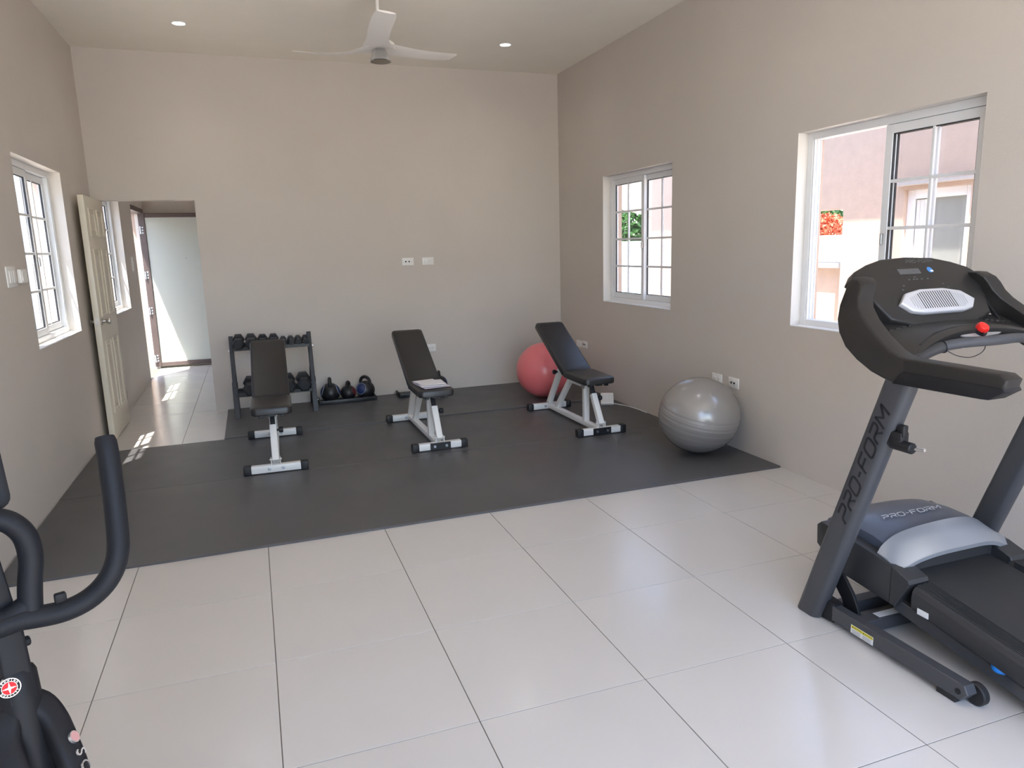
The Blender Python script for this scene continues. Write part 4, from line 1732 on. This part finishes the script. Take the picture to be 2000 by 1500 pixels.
    for u, v in ((-.055, .195), (-.03, .196), (-.015, .196), (.01, .196), (.04, .196), (-.02, .207), (-.10, .168), (-.115, .150), (.10, .168), (.115, .150)):
        bm = nbm()
        box(bm, (u - .005, v - .0022, -.001), (u + .005, v + .0022, .0012), .0008, 1, M)
        P('button', bm, 'grey_ink', cn)
    sc = .135 / blen
    bm = nbm()
    strokes(bm, [[(x * sc - .10, y * .014 + .276) for x, y in ln] for ln in blines], .0022, .0006, M, shear=.3)
    P('lettering', bm, 'grey_ink', cn, .3)
    # ---- tray under the console
    n = 20
    rings = []
    for i in range(n + 1):
        u = -1 + 2 * i / n
        x = xc + u * .372
        arch = 1 - abs(u) ** 2.2
        yb, zb_ = 2.02, 1.165 + .015 * arch
        yf, zf = 1.775 + .055 * arch, 1.085 + .078 * arch
        ym, zm = (yb + yf) / 2, (zb_ + zf) / 2 - .012
        rings.append([V((x, yb, zb_)), V((x, ym, zm)), V((x, yf + .02, zf)), V((x, yf, zf - .010)), V((x, yf + .004, zf - .038)), V((x, ym, zm - .05)), V((x, yb, zb_ - .06))])
    bm = nbm()
    loft(bm, rings)
    tr = P('accessory_tray', bm, 'tread_console', ang=.7)
    # moulded grip ribs on the tray
    for s in (-1, 1):
        for i in range(5):
            for j in range(3):
                bm = nbm()
                x = xc + s * (.19 + .030 * i)
                y = 1.90 + .030 * j
                box(bm, (x - .009, y - .005, 1.128 + .0145 * j - .009 * i * .4), (x + .009, y + .005, 1.1365 + .0145 * j - .009 * i * .4), .002, 1)
                P('tray_rib', bm, 'tread_console', tr)
    # key panel with red safety key
    kp = [(-.145, 0), (-.09, .018), (0, .026), (.09, .018), (.145, 0), (.08, -.020), (0, -.026), (-.08, -.020)]
    M2 = basis((xc, 1.842, 1.139), (1, 0, 0), V((0, .75, .66)).normalized(), V((0, -.66, .75)).normalized())
    bm = nbm()
    prism(bm, kp, 'z', -.01, .006, .003, 2)
    bmesh.ops.transform(bm, matrix=M2, verts=bm.verts)
    kpn = P('key_panel', bm, 'key_plate')
    bm = nbm()
    prism(bm, [(-.30, -.030), (-.20, .016), (-.09, .036), (0, .040), (.09, .036), (.20, .016), (.30, -.030), (.15, -.040), (0, -.042), (-.15, -.040)], 'z', -.03, .001, .004, 2)
    bmesh.ops.transform(bm, matrix=M2, verts=bm.verts)
    P('key_recess', bm, 'tread_black')
    bm = nbm()
    lathe(bm, [(.026, .004), (.026, .012), (.018, .014)], 20, M2)
    P('key_socket', bm, 'tread_black', kpn)
    bm = nbm()
    lathe(bm, [(.017, .012), (.021, .016), (.022, .026), (.018, .034), (.008, .037), (0, .037)], 20, M2)
    P('safety_key', bm, 'key_red', kpn)
    # pulse bar
    pts = cr([(3.290, 1.775, 1.058), (3.36, 1.800, 1.080), (3.45, 1.808, 1.102), (3.54, 1.795, 1.114), (xc, 1.775, 1.117), (mx(3.54), 1.795, 1.114), (mx(3.45), 1.808, 1.102), (mx(3.36), 1.800, 1.080), (mx(3.290), 1.775, 1.058)], 5)
    bm = nbm()
    tube(bm, pts, .0175, 18)
    pb = P('pulse_bar', bm, 'tread_grey')
    for s in (0, 1):
        q = pts[:12] if s == 0 else pts[-12:]
        bm = nbm()
        tube(bm, q, .0195, 18)
        P('pulse_grip', bm, 'tread_dark', pb)
    bm = nbm()
    c, t = pts[11], (pts[12] - pts[11]).normalized()
    tube(bm, [c + (frames([c, c + t])[0][1] * math.cos(a) + frames([c, c + t])[0][2] * math.sin(a)) * .0205 for a in [2 * PI * i / 20 for i in range(20)]], .0024, 6, closed=True)
    cd = P('key_cord', bm, 'cord_black')
    bm = nbm()
    tube(bm, cr([(xc - .004, 1.825, 1.150), (xc - .02, 1.795, 1.115), (xc - .045, 1.782, 1.082), (xc - .10, 1.782, 1.064), (xc - .155, 1.790, 1.072), (c.x, c.y - .018, c.z - .012)], 6), .0016, 6)
    P('cord_loop', bm, 'cord_black', cd)


treadmill()

# ------------------------------------------------------------------ exercise bike


def exercise_bike():
    B = V((.845, 1.232, 0))                     # handlebar centre on the floor plan
    L = V((.86, .51, 0)).normalized()           # sideways, to the right in the photo
    F = V((.51, -.86, 0)).normalized()          # the way the rider faces
    o = V((.80, 1.35, 0))
    r = thing('exercise_bike', 'black indoor exercise bike with multi-grip handlebar at the left edge', 'exercise bike', o)

    def P(name, bm, m, par=None, ang=.7):
        return put(name, bm, m, par or r, o, ang=ang)

    def mir(p):
        p = V(p)
        d = (p - B).dot(L)
        return p - L * 2 * d
    Z = V((0, 0, 1))
    # bull horns
    horn = [(.829, 1.204, .955), (.849, 1.212, .947), (.891, 1.228, .937), (.929, 1.246, .932), (.964, 1.257, .943), (.992, 1.264, .970), (1.006, 1.277, 1.007), (1.006, 1.300, 1.066), (1.001, 1.329, 1.148), (.9965, 1.345, 1.186)]
    for sgn in (0, 1):
        q = [mir(p) if sgn else V(p) for p in horn]
        bm = nbm()
        pts = cr(q, 5)
        sc = [1.0] * len(pts)
        sc[-1], sc[-2] = .86, .98
        tube(bm, pts, .0172, 20, scale=sc)
        P('handlebar', bm, 'bike_foam')
    bm = nbm()
    tube(bm, [mir((.875, 1.221, .941)), (.875, 1.221, .941)], .0172, 18)
    P('cross_bar', bm, 'bike_foam')
    lp = [(.884, 1.231, .941), (.887, 1.240, .988), (.892, 1.246, 1.027), (.889, 1.248, 1.061), (.877, 1.246, 1.084), (.861, 1.244, 1.096), (.840, 1.237, 1.103)]
    lp2 = lp + [tuple(mir(p)) for p in reversed(lp)]
    bm = nbm()
    tube(bm, cr(lp2, 5), .0172, 20)
    P('inner_grip', bm, 'bike_foam')
    bm = nbm()
    tb = V((.922, 1.243, .950))
    box(bm, (-.007, -.006, -.002), (.010, .006, .014), .003, 2, basis(tb, (.9, .4, 0), (-.4, .9, 0), (0, 0, 1)))
    P('brake_tab', bm, 'bike_black')
    # tablet holder on a small mast
    T0 = V((.774, 1.248, 1.178))
    tilt = V((F.x * -.25, F.y * -.25, 1)).normalized()
    nrm = L.cross(tilt)
    M = basis(T0, L, tilt, nrm)
    bm = nbm()
    w_, h_ = .092, .070
    ring = [V((x, y, 0)) for x, y in rrect(w_, h_, .012, 4)]
    pts = [M @ p for p in ring]
    sweep(bm, pts, rrect(.0032, .007, .002, 2), closed=True, up=nrm)
    th = P('tablet_holder', bm, 'bike_black')
    bm = nbm()
    box(bm, (-.03, -.068, -.012), (.03, .03, -.004), .003, 2, M)
    P('holder_plate', bm, 'bike_black', th)
    bm = nbm()
    sweep(bm, [B + Z * .955 + L * .005, B + Z * 1.03 + L * -.006 - F * .01, M @ V((0, -.03, -.01))], rrect(.018, .010, .004, 3), scale=[.75, 1.0, 1.1], up=L)
    P('holder_mast', bm, 'bike_black', th)
    # stem and head tube
    head = B + V((.004, -.008, 0))
    S = F * -.20 + Z                            # head tube leans back towards the rider
    S.normalize()
    stem_top = B + Z * .930 + F * .0
    hp = lambda z: stem_top + S * ((z - .930) / S.z)
    bm = nbm()
    sweep(bm, [hp(.815), hp(.948)], rrect(.020, .026, .006, 3), up=L)
    P('stem', bm, 'bike_black')
    bm = nbm()
    sweep(bm, [hp(.80), hp(.853), hp(.860)], circ(.030, 24), scale=[1, 1, .9])
    sweep(bm, [hp(.55), hp(.80)], circ(.030, 24), scale=[1.15, 1])
    hd = P('head_tube', bm, 'bike_black')
    bm = nbm()
    kb = hp(.895) + L * .022
    lathe(bm, [(.008, -.004), (.008, .003), (.008, .006), (.006, .008)], 14, basis(kb, F, Z, L))
    P('stem_knob', bm, 'bike_black')
    # badge on the front of the head tube
    bn = (F * .95 - L * .16 + Z * .10).normalized()
    by = (Z - bn * Z.dot(bn)).normalized()
    bx = by.cross(bn)
    bc = hp(.847) + bn * .0305 - bx * .010
    k_ = .66
    M = basis(bc, bx, by, bn)

    def disc(rad, z0, z1, m, nm, par):
        b = nbm()
        cyl(b, M @ V((0, 0, z0)), M @ V((0, 0, z1)), rad, 40)
        return P(nm, b, m, par)
    bd = disc(.0225 * k_, -.006, .0015, 'badge_silver', 'badge', hd)
    disc(.0208 * k_, 0, .0019, 'bike_black', 'badge_ring', hd)
    disc(.0155 * k_, 0, .0023, 'badge_silver', 'badge_rim', hd)
    disc(.0147 * k_, 0, .0026, 'badge_red', 'badge_field', hd)
    bm = nbm()
    st = []
    for i in range(8):
        rr = (.0145 if i % 2 == 0 else .0032) * k_
        a = PI / 2 + i * PI / 4
        st.append((rr * math.cos(a), rr * math.sin(a)))
    prism(bm, st, 'z', .0024, .0032)
    bmesh.ops.transform(bm, matrix=M, verts=bm.verts)
    P('badge_star', bm, 'badge_silver', hd, .3)
    for txt, a0, a1, up in (('SCHWINN', 150, 30, 1), ('QUALITY', 210, 330, -1)):
        for i, ch in enumerate(txt):
            a = math.radians(a0 + (a1 - a0) * i / (len(txt) - 1))
            c = V((.0181 * k_ * math.cos(a), .0181 * k_ * math.sin(a), .0021))
            rot = a - PI / 2 if up > 0 else a + PI / 2
            b = text_bm(ch, .0052 * k_, .0003, M @ Matrix.Translation(c) @ Matrix.Rotation(rot, 4, 'Z'))
            P('badge_letter', b, 'badge_silver', hd, .3)
    # fork arms curving over the flywheel
    fk = [(.853, 1.216, .806), (.880, 1.214, .795), (.900, 1.202, .770), (.915, 1.180, .744), (.929, 1.158, .711), (.945, 1.128, .655), (.962, 1.095, .560), (.978, 1.062, .42), (.988, 1.040, .25), (.992, 1.03, .07)]
    arms = []
    for sgn in (0, 1):
        q = cr([mir(p) if sgn else V(p) for p in fk], 5)
        bm = nbm()
        n = len(q)
        sweep(bm, q, rrect(.020, .017, .012, 4), scale=[1.15 - .2 * min(1, i / 12) for i in range(n)], up=(L if not sgn else L))
        arms.append((P('fork_arm', bm, 'bike_black'), q))
    q = arms[0][1]
    fa = arms[0][0]
    fr_ = frames(q, up=L)
    camd = V((1.2527, 0, 1.4824))

    def surf(i, off, roll):
        t, u, w2 = fr_[i]
        n_ = (u * math.cos(roll) + w2 * math.sin(roll)).normalized()
        return q[i] + n_ * off, t, n_
    # pale round mark and lettering down the outer side of the arm
    def on_arm(sv):
        i = int(sv)
        f = sv - i
        p = q[i].lerp(q[i + 1], f)
        t = (q[i + 1] - q[i]).normalized()
        nn = (L - t * L.dot(t)).normalized()
        nn = (nn * .62 + t.cross(nn) * (-.78 if t.cross(nn).dot(camd - p) < 0 else .78)).normalized()
        nn = (nn - t * nn.dot(t)).normalized()
        return p, t, nn
    p, t, nn = on_arm(15.2)
    Mb = basis(p + nn * .0198, (t * -1).cross(nn), t * -1, nn)
    b = nbm()
    cyl(b, Mb @ V((0, 0, -.004)), Mb @ V((0, 0, .0004)), .0095, 28)
    P('arm_badge_ring', b, 'badge_silver', fa)
    b = nbm()
    cyl(b, Mb @ V((0, 0, 0)), Mb @ V((0, 0, .0008)), .0080, 28)
    P('arm_badge', b, 'badge_pale', fa)
    sv = 18.2
    for ch in 'SCHWINN':
        p, t, nn = on_arm(sv)
        Ml = basis(p + nn * .0186, t, nn.cross(t), nn)
        b = text_bm(ch, .026, .0012, Ml)
        P('arm_letter', b, 'badge_silver', fa, .3)
        sv += 2.1
    # flywheel, frame, feet, saddle
    fc = B + F * .165 + Z * .33
    bm = nbm()
    cyl(bm, fc - L * .018, fc + L * .018, .235, 56, bev=.006)
    fw = P('flywheel', bm, 'bike_black')
    bm = nbm()
    cyl(bm, fc - L * .021, fc + L * .021, .190, 48)
    P('flywheel_face', bm, 'steel', fw)
    bm = nbm()
    cyl(bm, fc - L * .075, fc + L * .075, .022, 20)
    P('flywheel_hub', bm, 'bike_black', fw)
    bm = nbm()
    cov = [B + F * .02 + Z * .70, B + F * .07 + Z * .63, B + F * .13 + Z * .585]
    sweep(bm, [hp(.70) + F * .0, B + F * .06 + Z * .60, B + F * .10 + Z * .575], rrect(.038, .030, .012, 3), up=L)
    P('brake_cover', bm, 'bike_black')
    bm = nbm()
    tube(bm, cr([hp(.60), B - F * .10 + Z * .42, B - F * .32 + Z * .30, B - F * .62 + Z * .14, B - F * .70 + Z * .06], 6), .038, 18)
    P('main_frame', bm, 'bike_black')
    for d_, nm in ((.30, 'front_foot'), (-.70, 'rear_foot')):
        c = B + F * d_ + Z * .035
        bm = nbm()
        cyl(bm, c - L * .26, c + L * .26, .034, 18, bev=.004)
        P(nm, bm, 'bike_black')
    bm = nbm()
    pts = [B + F * .165 + L * .15 + Z * .33, B + F * .165 - L * .15 + Z * .33]
    cyl(bm, pts[0], pts[1], .012, 12)
    P('axle', bm, 'steel', fw)
    bm = nbm()
    box(bm, (-.20, -.12, -.035), (.20, .12, .035), .03, 3, basis(B - F * .22 + Z * .36 + L * .055, F, Z, L * -1))
    P('chain_guard', bm, 'bike_black')
    bm = nbm()
    sweep(bm, [B - F * .40 + Z * .28, B - F * .52 + Z * .80], rrect(.022, .03, .006, 3), up=L)
    P('seat_post', bm, 'bike_black')
    bm = nbm()
    rings = []
    for s_, wd, hh in ((.14, .022, .012), (.10, .032, .022), (.02, .045, .03), (-.06, .085, .035), (-.11, .095, .032), (-.14, .07, .02)):
        c = B - F * (.54 - s_) + Z * .83
        rings.append([c + L * (wd * a) + Z * (hh * b) for a, b in circ(1.0, 16)])
    loft(bm, rings)
    P('saddle', bm, 'black_vinyl')
    for s_ in (-1, 1):
        c = B - F * .20 + Z * .33 + L * (.11 * s_)
        e = c + F * (.12 * s_) + Z * (-.12 * s_)
        bm = nbm()
        sweep(bm, [c, e], rrect(.012, .008, .003, 2), up=L)
        ck = P('crank', bm, 'steel')
        bm = nbm()
        e2 = e + L * (.05 * s_)
        box(bm, (-.045, -.035, -.012), (.045, .035, .012), .004, 2, basis(e2, F, L, Z))
        P('pedal', bm, 'bike_black', ck)
    bm = nbm()
    cyl(bm, B - F * .20 + Z * .33 - L * .115, B - F * .20 + Z * .33 + L * .115, .018, 16)
    P('crank_axle', bm, 'steel')


exercise_bike()
